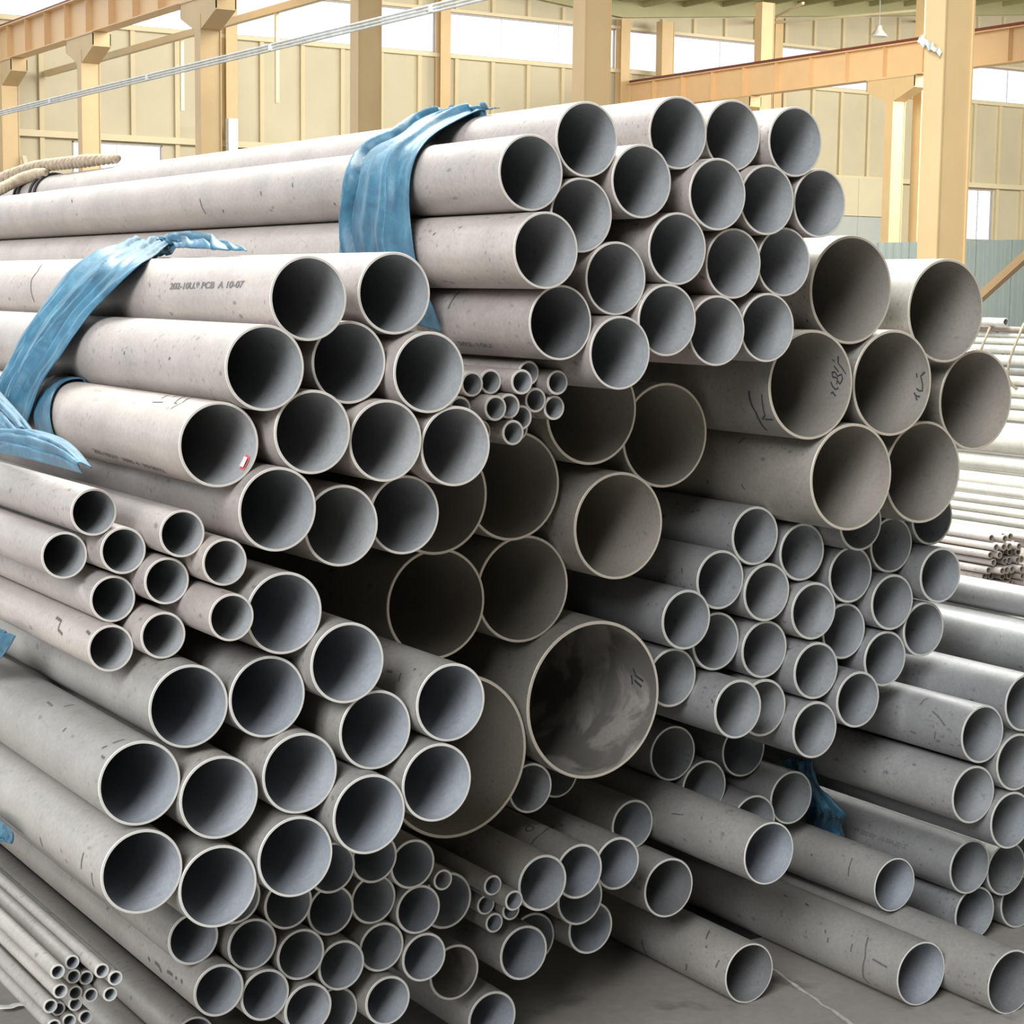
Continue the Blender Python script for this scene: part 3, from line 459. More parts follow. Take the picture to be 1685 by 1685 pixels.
for i, x in enumerate(xs[:-1]):
    wpart('wall_sheet', clipsheet(x, x+1.2, 5.3, 8.11), M_WALL)
    zt = min(roofz(x), roofz(x+1.2))
    wpart('wall_sheet', clipsheet(x, x+1.2, 9.27, zt+.3), M_WALL)
segs = []; cur = X0W
for a, b in LW: segs.append((cur, a)); cur = b
segs.append((cur, X1W))
for a, b in segs: 
    x = a
    while x < b-.01:
        e = min(b, x+1.2*4); wpart('wall_sheet', clipsheet(x, e, 0, 5.3), M_WALL); x = e
for a, b in LW: 
    wpart('wall_sheet', clipsheet(a, b, 0, 3.43), M_WALL); wpart('wall_sheet', clipsheet(a, b, 5.15, 5.3), M_WALL)
for x in xs:
    for z0, z1 in ((0, 5.2), (5.3, 8.0), (9.36, roofz(x))):
        if z0 == 0 and any(a-.05 < x < b+.05 for a, b in LW): continue
        wpart('batten', MB().box(x-.06, x+.06, YW-.1, YW, z0, z1), M_BATT)
for z0, z1, t in ((5.2, 5.36, .18), (8.0, 8.11, .16), (9.27, 9.36, .14)):
    wpart('girt', MB().box(X0W, X1W, YW-t, YW, z0, z1), M_GIRT)
# window ribbon: one window between each pair of wall posts
posts = [14.1, 20.4, 26.85, 33.0, 38.85, 45.2, 51.5, 57.8]
def window(n, x0, x1, z0, z1, panes):
    w = empty('window_%d' % n, ((x0+x1)/2, YW, z0)); tag(w, kind='structure')
    inv = Matrix.Translation(-w.location)
    fr = MB(); t = .035
    for a, b, c, d in ((x0, x1, z0, z0+t), (x0, x1, z1-t, z1), (x0, x0+t, z0, z1), (x1-t, x1, z0, z1)): fr.box(a, b, YW-.02, YW+.06, c, d)
    o = fr.build('window_frame', M_FRAME, w); o.matrix_parent_inverse = inv
    k = (x1-x0)/panes
    for i in range(panes):
        g = MB().box(x0+i*k, x0+(i+1)*k-.004, YW+.02, YW+.026, z0+t, z1-t).build('pane', M_GLASS, w); g.matrix_parent_inverse = inv
        if i:
            q = MB().box(x0+i*k-.012, x0+i*k+.012, YW, YW+.05, z0, z1).build('mullion', M_GALV, w); q.matrix_parent_inverse = inv
n = 1
for a, b in zip(posts[:-1], posts[1:]):
    window(n, a+.12, b-.12, 8.11, 9.27, 3); n += 1
for a, b in LW: window(n, a, b, 3.43, 5.15, 2); n += 1
for i, x in enumerate(posts):
    c = MB().box(x-.16, x+.16, YW-.40, YW-.385, 0, roofz(x)).box(x-.16, x+.16, YW-.115, YW-.1, 0, roofz(x)).box(x-.008, x+.008, YW-.39, YW-.11, 0, roofz(x))
    wpart('wall_post', c, M_ORANGE)
# roof frame along the end wall and sloping roof sheets of the two far bays
ceil = empty('ceiling', (33, 38, 9.6)); tag(ceil, kind='structure'); cinv = Matrix.Translation(-ceil.location)
for xa, xb in ((13, 33), (33, 60)):
    za, zb = roofz(xa)+.5, roofz(xb)+.5
    o = MB().prism([(xa, za), (xb, zb), (xb, zb+.08), (xa, za+.08)], 29, 47.2).build('roof_sheet', M_ROOF, ceil); o.matrix_parent_inverse = cinv
    for y in (47-.12, 41.1, 34.9):
        o = MB().prism([(xa, za-.45), (xb, zb-.45), (xb, zb), (xa, za)], y-.1, y+.02).build('rafter', M_ROOF, ceil); o.matrix_parent_inverse = cinv
    k = int(abs(xb-xa)/1.5)
    for i in range(k):
        x = xa + (xb-xa)*(i+.5)/k; z = roofz(x)+.5
        o = MB().box(x-.04, x+.04, 29, 47, z-.16, z-.005).build('purlin', M_ROOF, ceil); o.matrix_parent_inverse = cinv
for a, b in (((35, 41, 9.5), (38.5, 47, 9.9)), ((41.5, 41, 10.0), (38.5, 47, 9.9)), ((41.5, 41, 10.0), (45, 47, 10.5)), ((31, 41, 9.5), (28, 47, 9.9))):
    o = MB().bar(a, b, .07, .07).build('roof_brace', M_GIRT, ceil); o.matrix_parent_inverse = cinv
# rest of the hall around the camera: roof with long open skylights, wall behind, open left side
M_INSIDE = flat('hall_lining', (.42, .41, .37), .7, 0, .04, .5)
for x0, x1, y0, y1 in ((-13, 60, -14, 2.2), (-13, -6, 2.2, 29), (13, 17, 2.2, 29), (24, 29, 2.2, 29), (38, 60, 2.2, 29), (-6, 13, 13, 15), (-6, 13, 22, 24)):
    o = MB().box(x0, x1, y0, y1, 10.6, 10.7).build('roof_sheet', M_INSIDE, ceil); o.matrix_parent_inverse = cinv
tag(MB().box(-13, 60, -14.2, -14, 0, 10.6).build('wall_front', M_INSIDE), kind='structure')
tag(MB().box(60, 60.2, -14, 47.2, 0, 12.5).build('wall_right', M_INSIDE), kind='structure')
tag(MB().box(-13.2, -13, -14, 47.2, 6.5, 10.6).box(-13.2, -13, -14, -9, 0, 6.5).build('wall_left', M_INSIDE), kind='structure')
# ------------------------------------------------------------------ sliding door in the back wall
dr = empty('door_1', (42, YW-.2, 0)); tag(dr, kind='structure'); di = Matrix.Translation(-dr.location)
for nme, z0, z1, m in (('door_panel', 4.07, 5.3, M_DOOR), ('door_panel', 0, 4.05, M_DOORG)):
    for x in (38.9, 40.7, 42.5):
        o = MB().box(x, x+1.79, YW-.24, YW-.16, z0, z1).build(nme, m, dr); o.matrix_parent_inverse = di
# ------------------------------------------------------------------ H section columns
def hcol(x, y, z1, fw=.28, dp=.42, t=.02, z0=0):
    m = MB()
    m.box(x-dp/2, x-dp/2+t, y-fw/2, y+fw/2, z0, z1).box(x+dp/2-t, x+dp/2, y-fw/2, y+fw/2, z0, z1).box(x-dp/2+t, x+dp/2-t, y-fw/2+.02, y-fw/2+.034, z0, z1)
    m.box(x-dp/2-.06, x+dp/2+.06, y-fw/2-.06, y+fw/2+.06, 0, .025)
    return m
def crane_column(x, y, label, group):
    r = empty('crane_column', (x, y, 0)); tag(r, label, 'column', group); inv = Matrix.Translation(-r.location)
    o = hcol(x, y, 6.55).build('shaft', M_ORANGE, r); o.matrix_parent_inverse = inv
    m = MB(); s = .16
    for xx in (x-.2, x+.2-.02):
        m.prism([(y-.85, 6.83), (y-.85, 6.58), (y-.15, 6.3), (y+.15, 6.3), (y+.85, 6.58), (y+.85, 6.83)], xx, xx+.02, 'x')
    m.box(x-.22, x+.22, y-.85, y+.85, 6.83, 6.86)
    m.prism([(y-.85, 6.58), (y-.15, 6.3), (y+.15, 6.3), (y+.85, 6.58), (y+.85, 6.56), (y+.15, 6.28), (y-.15, 6.28), (y-.85, 6.56)], x-.2, x+.2, 'x')
    m.box(x-.2, x+.2, y-.85, y-.83, 6.58, 6.83); m.box(x-.2, x+.2, y+.83, y+.85, 6.58, 6.83)
    o = m.build('bracket', M_ORANGE, r); o.matrix_parent_inverse = inv
    return r
near = [(14.36, 'broad cream steel column right of the pipe stacks'), (20.85, 'cream steel column directly above the topmost stack, centre'),
        (27.22, 'cream steel column left of the blue band'), (33.58, 'cream steel column with bracket under the left crane beam, third from left'),
        (40.13, 'cream steel column with bracket, second from the left edge'), (45.8, 'cream steel column cut by the left edge of the photo')]
for y, l in near: crane_column(14.22, y, l, 'columns of the near row')
for y, l in ((35.3, 'far crane column with slanted bracket just left of the broad right column'), (41.6, 'far crane column behind the topmost stack, right of centre'),
             (29.0, 'far crane column hidden behind the broad right column')):
    crane_column(33.2, y, l, 'columns of the far row')
for y, l in ((35.3, 'tall far building column rising past the crane beam, right'), (41.6, 'tall far building column crossing the upper windows right of centre'),
             (46.2, 'tall far building column just right of the centre column')):
    c = hcol(0, 0, 9.5, .3, .45).build('building_column', M_ORANGE, None, False, (34.15, y, 0)); tag(c, l, 'column', 'building columns of the far row')
# ------------------------------------------------------------------ crane runway beams
def runway(x, y0, y1, label):
    r = empty('crane_runway_beam', (x, y0, 6.86)); tag(r, label, 'beam'); inv = Matrix.Translation(-r.location)
    def P(nme, mb, m):
        o = mb.build(nme, m, r); o.matrix_parent_inverse = inv
    P('web', MB().box(x-.008, x+.008, y0, y1, 6.88, 7.64), M_BEAM)
    P('flange', MB().box(x-.17, x+.17, y0, y1, 6.865, 6.885), M_BEAM)
    P('flange', MB().box(x-.17, x+.17, y0, y1, 7.64, 7.665), M_BEAM)
    P('rail', MB().box(x-.05, x+.05, y0, y1, 7.665, 7.76), M_RED)
    y = y0+.6
    while y < y1:
        P('stiffener', MB().box(x-.155, x-.008, y-.006, y+.006, 6.885, 7.64), M_BEAM)
        P('stiffener', MB().box(x+.008, x+.155, y-.006, y+.006, 6.885, 7.64), M_BEAM); y += 1.38
runway(14.2, 24.0, 46.6, 'peach painted crane runway beam at top left with dark red rail')
runway(33.2, 24.0, 46.6, 'peach painted crane runway beam at top right behind the broad column')
for (ya, za, yb, zb), l in zip([(45.6, 4.6, 44.1, 2.6), (40.5, 5.7, 42.2, 2.6)], ['slanting cream brace bar beside the leftmost column', 'slanting cream brace bar leaning to the second column from left']):
    tag(MB().bar((14.5, ya, za), (14.5, yb, zb), .1, .1).build('cross_brace', M_GIRT), l, 'brace', 'cross braces between left columns')
# pale plastic rag caught on the right column
rg = MB(); random.seed(5); pts = []
for i in range(9):
    t = i/8; pts.append((13.995, 14.55-.04*i, 4.12-.022*i + (.03 if i % 2 else 0)))
rows = []
for i, p in enumerate(pts):
    w = .05*(1-.5*i/8)*(1 if i % 3 else .5); rows.append(((p[0]-.005, p[1], p[2]+w), (p[0]-.02-.01*(i % 2), p[1]+.01, p[2]-w)))
for a, b in zip(rows[:-1], rows[1:]):
    k = len(rg.v); rg.v += [a[0], a[1], b[1], b[0]]; rg.f.append((k, k+1, k+2, k+3))
M_RAG = flat('pale_green_plastic', (.45, .50, .46), .5, 0, .5, 12)
ro = rg.build('plastic_rag', M_RAG); sm = ro.modifiers.new('s', 'SOLIDIFY'); sm.thickness = .01
tag(ro, 'torn pale plastic rag caught on the broad right column near the crane beam', 'rag')
# overhead galvanised rail
r = empty('overhead_conduit', (8, 5, 3.87)); tag(r, 'thin galvanised double rail running overhead from the left edge upward', 'rail'); inv = Matrix.Translation(-r.location)
for dz, dx in ((.026, 0), (0, .008), (-.026, .016)):
    v, f = tube_verts([(8+dx, 5+i*2.1, 3.865+dz) for i in range(21)], .0125, 8); o = obj('conduit', mesh_from('conduit', v, f, True), [M_GALV], r); o.matrix_parent_inverse = inv
for y in (11.2, 14.1, 17.3, 20.6, 24.0, 30): 
    o = MB().box(7.98, 8.032, y, y+.05, 3.832, 3.898).build('clamp', M_GALV, r); o.matrix_parent_inverse = inv
# high bay lamp
lt = empty('high_bay_lamp', (40.6, 44.0, 9.35)); tag(lt, 'small white high bay lamp hanging under the roof at top right', 'lamp'); 
v = []; f = []; prof = [(.05, .35), (.09, .33), (.10, .22), (.24, .06), (.27, 0), (.24, .01), (.09, .2)]
for rr, z in prof:
    for k in range(16): v.append((rr*math.cos(k*PI/8), rr*math.sin(k*PI/8), z))
for i in range(len(prof)-1):
    for k in range(16): f.append((i*16+k, i*16+(k+1) % 16, (i+1)*16+(k+1) % 16, (i+1)*16+k))
obj('lamp_shade', mesh_from('lamp_shade', v, f, True), [flat('lamp_white', (.8, .78, .74), .4)], lt)
MB().box(-.015, .015, -.015, .015, .33, 1.2).build('stem', M_GALV, lt)
# grey post far left at the wall
tag(MB().box(20.0, 20.25, 45.9, 46.1, 0, 5.85).box(20.25, 20.6, 45.95, 46.05, 4.6, 4.75).build('steel_post', M_GALV), 'short grey steel post against the back wall above the left pipes', 'post')
# ------------------------------------------------------------------ corrugated partition and brace at right
fn = empty('sheet_partition', (31, 25, 0)); tag(fn, 'grey-green corrugated sheet partition behind the right column', 'partition'); inv = Matrix.Translation(-fn.location)
y = 25.0
while y < 38:
    m = MB(); pf = []
    for i in range(17):
        yy = y + i*1.04/16; pf.append((yy, .0 if i % 4 in (0, 1) else .035))
    for (ya, da), (yb, db) in zip(pf[:-1], pf[1:]):
        k = len(m.v); m.v += [(31-da, ya, 0), (31-db, yb, 0), (31-db, yb, 2.74), (31-da, ya, 2.74), (31.01-da, ya, 0), (31.01-db, yb, 0), (31.01-db, yb, 2.74), (31.01-da, ya, 2.74)]
        m.f += [(k, k+1, k+2, k+3), (k+7, k+6, k+5, k+4), (k+3, k+2, k+6, k+7)]
    o = m.build('sheet_panel', M_FENCE, fn); o.matrix_parent_inverse = inv; y += 1.05
tag(MB().bar((28, 29.3, -.0), (28, 24.5, 3.35), .16, .16).build('diagonal_brace', M_BEAM), 'yellow diagonal brace leaning in front of the grey-green partition', 'brace')
# ------------------------------------------------------------------ pipes
TH = dict(A=.06, G=.05, I=.05, J=.04, B=.065, D=.065, C=.10, S=.19, H=.085, N=.075, N5=.08, O=.09, P=.09, P4=.07, P5=.055, P6=.055, P7=.05, P9=.05, T=.2, Q=.10, R=.1, U=.25, F=.075, F11=.09)
TONE = dict(A='pale', B='pale', C='pale', S='pale', D='mid', Q='mid', U='mid', T='mid', R='mid', P='mid', G='warm', I='warm', J='warm')
def pipe_mesh(name, R, t, L, tone, seg, inner=None):
    key = (round(R, 4), t, L, tone, inner)
    if key in PM: return PM[key]
    ri = R*(1-t); c = min(.0012, R*t*.2)
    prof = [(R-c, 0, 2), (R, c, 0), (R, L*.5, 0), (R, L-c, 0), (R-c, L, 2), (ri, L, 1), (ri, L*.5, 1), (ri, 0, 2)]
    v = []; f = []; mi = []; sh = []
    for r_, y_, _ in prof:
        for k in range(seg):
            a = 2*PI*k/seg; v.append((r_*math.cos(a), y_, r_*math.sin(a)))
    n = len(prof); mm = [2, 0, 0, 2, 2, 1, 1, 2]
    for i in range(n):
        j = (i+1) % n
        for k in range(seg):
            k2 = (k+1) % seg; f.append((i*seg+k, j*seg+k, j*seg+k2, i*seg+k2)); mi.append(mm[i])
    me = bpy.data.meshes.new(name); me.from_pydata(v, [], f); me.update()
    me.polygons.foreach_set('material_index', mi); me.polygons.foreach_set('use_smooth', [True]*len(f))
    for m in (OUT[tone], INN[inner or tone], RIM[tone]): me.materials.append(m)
    bm = bmesh.new(); bm.from_mesh(me); bm.edges.ensure_lookup_table()
    bmesh.ops.recalc_face_normals(bm, faces=bm.faces)
    for e in bm.edges:
        if len(e.link_faces) == 2 and e.calc_face_angle(0) > .5: e.smooth = False
    bm.to_mesh(me); bm.free(); PM[key] = me
    return me
PM = {}
LEN = dict(U=5, S=5, T=5, R=5)
PIPE = {}
INNER = {'A19': 'polished', 'P4': 'polished', 'P6': 'polished', 'P8': 'polished', 'J1': 'stained', 'P14': 'stained', 'I6': 'warm'}
GRP = dict(A='pipes of the topmost stack', G='big pipes of the right upper stack', I='large pipes in the middle', J='two widest pipes', B='pipes of the upper left stack',
           C='small pipes on the left edge', D='pipes of the lower left stack', S='tiny tubes under the topmost stack', H='pipes of the right middle stack', N='shaded pipes low on the right',
           O='dark pipes under the widest pipes', P='loose pipes low in the centre', T='tiny tubes low in the centre', Q='pipes of the bottom centre stack', R='pipes at the bottom left corner',
           U='tiny tubes at the bottom left corner', F='pipes of the right edge stack')
for k, (X, Y, Z, R, g) in PIPES.items():
    s = k[0]; tone = TONE.get(s, 'cool'); seg = 40 if R < .03 else (72 if R < .1 else 112)
    nme = 'steel_tube' if R < .03 else 'steel_pipe'
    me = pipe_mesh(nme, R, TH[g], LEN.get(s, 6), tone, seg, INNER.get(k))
    o = obj(nme, me, (), None, (X, Y, Z)); tag(o, LABEL[k], 'tube' if R < .03 else 'pipe', GRP[s]); PIPE[k] = o
for i, (X, Z, lb) in enumerate(((3.56, .0655, 'added unseen pipe blocking light past the right edge, lowest there'), (3.50, .205, 'added unseen pipe blocking light past the right edge, second from the floor'),
        (3.47, .345, 'added unseen pipe blocking light past the right edge, third from the floor'), (3.42, .49, 'added unseen pipe blocking light past the right edge, fourth from the floor'), (3.55, .62, 'added unseen pipe blocking light past the right edge, highest there'))):
    o = obj('steel_pipe', pipe_mesh('steel_pipe', .0652, TH['F'], 6, 'cool', 72), (), None, (X, 2.98, Z)); tag(o, lb, 'pipe', GRP['F'])  # unseen pipes added to block light leaking through gaps in the stack
# ------------------------------------------------------------------ writing and marks on the pipes
def stroke(mb, R, pts, w, off):
    # ribbon on the cylinder surface through (angle, axial) points
    q_ = [tuple(pts[0])]
    for a_, y_ in pts[1:]:
        while a_-q_[-1][0] > PI: a_ -= 2*PI
        while a_-q_[-1][0] < -PI: a_ += 2*PI
        q_.append((a_, y_))
    pts = q_
    P = []
    for (a0, y0), (a1, y1) in zip(pts[:-1], pts[1:]):
        for i in range(4): P.append((a0+(a1-a0)*i/4, y0+(y1-y0)*i/4))
    P.append(tuple(pts[-1]))
    n0 = len(mb.v)
    for i, (a, y) in enumerate(P):
        b = P[min(i+1, len(P)-1)]; c = P[max(i-1, 0)]
        tx, ty = (b[0]-c[0])*R, b[1]-c[1]; l = math.hypot(tx, ty) or 1; nx, ny = -ty/l*w/2, tx/l*w/2
        for s_ in (-1, 1):
            aa = a + s_*nx/R; yy = y + s_*ny
            mb.v.append(((R+off)*math.cos(aa), yy, (R+off)*math.sin(aa)))
    for i in range(len(P)-1): mb.f.append((n0+2*i, n0+2*i+1, n0+2*i+3, n0+2*i+2))
done = {}
for k, inner, w, sts in MARKS:
    R = PIPES[k][3]; g = PIPES[k][4]; Rr = R*(1-TH[g]) if inner else R
    mb = MB()
    for st in sts: stroke(mb, Rr, st, w, -.0006 if inner else .0006)
    o = obj('marker_writing', mesh_from('marker_writing', mb.v, mb.f), [M_INK], PIPE[k]); o['label'] = 'black marker writing'
M_SCUFF = flat('scuff_mark_grey', (.105, .10, .095), .7, 0, .3, 200)
for k, inner, w, sts in SCUFFS:
    R = PIPES[k][3]
    for st in sts:
        mb = MB(); stroke(mb, R, st, w, .0005)
        obj('scuff_mark', mesh_from('scuff_mark', mb.v, mb.f), [M_SCUFF], PIPE[k])
for k, txt, a, b, hpx in TEXT:
    R = PIPES[k][3]; cu = bpy.data.curves.new('t', 'FONT'); cu.body = txt; cu.size = 1; cu.offset = .028
    to = bpy.data.objects.new('t', cu); COL.objects.link(to); bpy.context.view_layer.update()
    me = bpy.data.meshes.new_from_object(to.evaluated_get(bpy.context.evaluated_depsgraph_get())); bpy.data.objects.remove(to)
    da0 = b[0]-a[0]
    if abs(da0) > PI: b = (b[0]-2*PI*math.copysign(1, da0), b[1])
    xs_ = [v.co.x for v in me.vertices]; x0, x1 = min(xs_), max(xs_); hgt = hpx*.0011
    da, dy = b[0]-a[0], b[1]-a[1]
    for v in me.vertices:
        t = (v.co.x-x0)/(x1-x0); ang = a[0]+da*t; y = a[1]+dy*t; ang -= v.co.y/.7*hgt/R*(1 if True else 1)
        v.co = Vector(((R+.0007)*math.cos(ang), y, (R+.0007)*math.sin(ang)))
    o = obj('stencil_text', me, [M_STEN], PIPE[k]); o['label'] = 'row of grey stencilled size characters'
# red edged label inside a pipe of the upper left stack
R = PIPES['B6'][3]*(1-TH['B']); mb = MB(); mb2 = MB()
def patch(mb, R, c, sc, off):
    cx = sum(p[0] for p in c)/4; cy = sum(p[1] for p in c)/4
    n = len(mb.v)
    for a, y in c:
        a = cx+(a-cx)*sc; y = cy+(y-cy)*sc; mb.v.append(((R-off)*math.cos(a), y, (R-off)*math.sin(a)))
    mb.f.append((n, n+1, n+2, n+3))
patch(mb, R, RED2, 1.0, .0005); patch(mb2, R, RED2, .74, .004)
o = obj('paper_label', mesh_from('paper_label', mb.v, mb.f), [flat('label_red', (.6, .12, .12), .6)], PIPE['B6']); o['label'] = 'small white label with a red edge'
o2 = obj('label_face', mesh_from('label_face', mb2.v, mb2.f), [flat('label_white', (.75, .65, .65), .6)], o)
# ------------------------------------------------------------------ blue woven straps
def resample(P, n):
    P = [Vector(p) for p in P]; L = [0]
    for a, b in zip(P[:-1], P[1:]): L.append(L[-1]+(b-a).length)
    out = []
    for i in range(n):
        t = L[-1]*i/(n-1); j = 0
        while j < len(L)-2 and L[j+1] < t: j += 1
        s = (t-L[j])/max(1e-9, L[j+1]-L[j]); p0 = P[max(0, j-1)]; p1 = P[j]; p2 = P[j+1]; p3 = P[min(len(P)-1, j+2)]
        out.append(.5*((2*p1)+(p2-p0)*s+(2*p0-5*p1+4*p2-p3)*s*s+(3*p1-p0-3*p2+p3)*s*s*s))
    return out
from mathutils import noise as mn
def ribbon(name, A, B, nl, nw, out, amp=.006, folds=(), lift=.0, seed=0, bulge=0):
    def sm(L, k=4):
        return [sum((L[max(0, min(len(L)-1, i+d))] for d in range(-k, k+1)), Vector())/(2*k+1) for i in range(len(L))]
    A = sm(resample(A, nl)); B = sm(resample(B, nl)); v = []; f = []
    for i in range(nl):
        a, b = A[i], B[i]; wd = (b-a); tn = (A[min(i+1, nl-1)]-A[max(i-1, 0)]); nrm = wd.cross(tn)
        if nrm.length < 1e-9: nrm = Vector((-1, 0, 0))
        nrm.normalize()
        ref = Vector(out)
        if nrm.dot(ref) < 0: nrm = -nrm
        for j in range(nw):
            t = j/(nw-1); p = a.lerp(b, t)
            h_ = mn.noise(Vector((t*7+seed, i/nl*3.0, seed)))*amp + mn.noise(Vector((t*16+seed, i/nl*9, seed+4)))*amp*.6 + mn.noise(Vector((t*40, i/nl*30, seed+9)))*amp*.25
            for c0, w0, d0 in folds:
                x = (t-c0-.03*math.sin(i*.22+seed))/w0; h_ += d0*math.exp(-x*x)
            h_ *= min(1, wd.length/.09)*min(1, min(t, 1-t)*8+.4)
            v.append(tuple(p + nrm*(lift + h_ + amp*.8*min(1, wd.length/.06) + bulge*math.sin(PI*t))*1.0))
    for i in range(nl-1):
        for j in range(nw-1): q = i*nw+j; f.append((q, q+1, q+nw+1, q+nw))
    return mesh_from(name, v, f, True)
def strap(name, me, label, parent=None):
    o = obj(name, me, [M_TARP], parent); s = o.modifiers.new('thickness', 'SOLIDIFY'); s.thickness = .0018; s.offset = 1
    if parent is None: tag(o, label, 'strap')
    return o
st = strap('blue_strap', ribbon('blue_strap', RIB['A_near'], RIB['A_far'], 110, 70, (-.8, -.2, .6), .0028, ((.33, .02, -.026), (.27, .04, .014), (.40, .05, .006), (.84, .02, -.02), (.91, .03, .012), (.6, .06, .006)), .006, 3), 'wide creased blue woven plastic band over the topmost pipe stack')
bnd = empty('blue_wrapping', (1.2, 3.4, 1.3)); tag(bnd, 'twisted blue plastic wrapping tied around the upper left stack', 'wrapping'); binv = Matrix.Translation(-bnd.location)
def bp(nme, me):
    o = strap(nme, me, None, bnd); o.matrix_parent_inverse = binv; return o
bp('strap_band', ribbon('strap_band', RIB['B_near'], RIB['B_far'], 120, 46, (-.8, -.2, .5), .009, ((.42, .03, -.016), (.36, .04, .014), (.75, .04, .009)), .006, 11, .006))
bp('strap_end', ribbon('strap_end', RIB['K1_near'], RIB['K1_far'], 50, 26, (-.8, -.3, .4), .010, ((.5, .05, -.012), (.25, .06, .01)), .024, 21, .012))
bp('strap_end', ribbon('strap_end', RIB['K2_near'], RIB['K2_far'], 60, 26, (-.8, -.3, .4), .010, ((.7, .05, -.010), (.3, .06, .012)), .034, 31, .018))
R = PIPES['B6'][3]+.004; cx, cy, cz = PIPES['B6'][:3]
def unw(L):
    o = []
    for a, y in L:
        if a < 0: a += 2*PI
        o.append((a, y))
    return o
ra, rb = unw(RING[0]), unw(RING[1])
ra = [(.9, .66)]+ra+[(4.6, .56)]; rb = [(.9, .80)]+rb+[(4.6, .66)]
bp('strap_loop', ribbon('strap_loop', [(cx+R*math.cos(a), cy+y, cz+R*math.sin(a)) for a, y in ra], [(cx+R*math.cos(a), cy+y, cz+R*math.sin(a)) for a, y in rb], 60, 14, (-1, 0, .2), .002, (), .001, 5))
s3 = strap('blue_strap', ribbon('blue_strap', RIB['C_near'], RIB['C_far'], 40, 24, (-.8, -.3, .4), .006, ((.3, .06, .01),), .006, 41), 'blue plastic strap corner at the left edge between small and lower stacks')
s4 = strap('blue_strap', ribbon('blue_strap', RIB['D_near'], RIB['D_far'], 40, 24, (-.8, -.3, .4), .007, ((.5, .08, .01),), .006, 51), 'blue plastic strap scrap at the left edge beside the lowest large pipes')
s5 = strap('blue_strap', ribbon('blue_strap', RIB['F_near'], RIB['F_far'], 60, 40, (-.8, -.3, .4), .016, ((.4, .06, .012), (.7, .05, -.012)), .004, 61), 'shaded dark blue plastic strap around the right edge stack')
# ------------------------------------------------------------------ hemp rope at the far left over the top pipes
rp = empty('hemp_rope', tuple(ROPE[0][3])); tag(rp, 'thick twisted hemp rope lying over the top pipes at the left edge', 'rope'); inv = Matrix.Translation(-rp.location)
for L, rad in ((ROPE[0], .017), (ROPE[1], .016)):
    P = resample([(p[0], p[1], p[2]+.012) for p in L], 200)
    for s_ in range(3):
        Q = []
        for i, p in enumerate(P):
            t = (P[min(i+1, 199)]-P[max(i-1, 0)]).normalized(); x = t.cross(Vector((0, 0, 1))).normalized(); u = x.cross(t)
            a = i*.32 + s_*2*PI/3; rr = rad*.55*min(1, .35+i/70)
            Q.append(p + (x*math.cos(a)+u*math.sin(a))*rr)
        v, f = tube_verts(Q, rad*.62, 8); o = obj('strand', mesh_from('strand', v, f, True), [M_ROPE], rp); o.matrix_parent_inverse = inv
X, Y, Z, R, _ = PIPES['A1']
for j, yy in enumerate((5.71, 5.755, 5.87, 5.91)):
    v, f = tube_verts([(X+(R+.004)*math.cos(a), yy-Y, Z-Z+(R+.004)*math.sin(a)) if False else ((R+.0045)*math.cos(a), yy-Y, (R+.0045)*math.sin(a)) for a in [2*PI*i/40 for i in range(40)]], .0045, 6, True)
    o = obj('wire_tie', mesh_from('wire_tie', v, f, True), [M_BLACK], None, (X, Y, Z))
    tag(o, ['dark wire tie around the top left pipe, nearest its right side', 'second dark wire tie from the right on the top left pipe', 'third dark wire tie on the top left pipe beside the rope', 'dark wire tie farthest left on the top pipe by the rope'][j], 'wire', 'wire ties by the hemp rope')
# ------------------------------------------------------------------ far rack of bright pipes at the right
rl = ['slim rust-grey pipe on top of the bright right rack', 'thin pinkish pipe just below the rust-grey one, bright right rack', 'thin white pipe third from top of the bright right rack', 'white pipe fourth from top of the bright right rack',
      'white pipe fifth from top of the bright right rack', 'greyer pipe sixth from top of the bright right rack', 'pale pipe seventh from top of the bright right rack', 'glaring white pipe eighth from top, bright right rack',
      'glaring white pipe ninth from top, bright right rack', 'glaring white pipe tenth from top, bright right rack', 'thickest glaring pipe of the bright right rack', 'pale thick pipe second below the thickest, bright right rack', 'lowest thick pale pipe of the bright right rack']
rl[11] = 'pale thick pipe directly below the thickest in the bright right rack'
OUT['white'] = steel('pickled_steel_glare', (.62, .61, .56), metal=.2, rough=.5, specks=.3); INN['white'] = INN['pale']; RIM['white'] = RIM['pale']  # white tone puts the overhead glare on the rack into the steel colour
OUT['rust'] = steel('dull_rusty_steel', (.30, .24, .21), metal=.2, rough=.6); INN['rust'] = INN['warm']; RIM['rust'] = RIM['warm']
OUT['dull'] = OUT['pale']; INN['dull'] = INN['warm']; RIM['dull'] = flat('dull_tube_rim', (.30, .25, .21), .7, 0, .2, 60)
for i, (z, r_) in enumerate(RACK):
    ys = 5.7 + (.12 if i % 2 else 0)
    if i in (1, 2, 3): ys = 6.15
    me = pipe_mesh('steel_pipe', r_, .1, 6, 'rust' if i == 0 else ('cool' if i == 5 else 'white'), 48)
    o = obj('steel_pipe', me, (), None, (7.4, ys, z)); tag(o, rl[i], 'pipe', 'pipes of the bright right rack')
for i, z in enumerate(THIN):
    me = pipe_mesh('steel_tube', .0235, .15, 6, 'white', 32)
    o = obj('steel_tube', me, (), None, (7.05, 5.8, z)); tag(o, ['topmost', 'second', 'third', 'fourth', 'lowest'][i] + ' slim bright tube in the row above the tube bundle ends', 'tube', 'slim tubes above the small bundle')
k = 0; random.seed(11)
tl = []
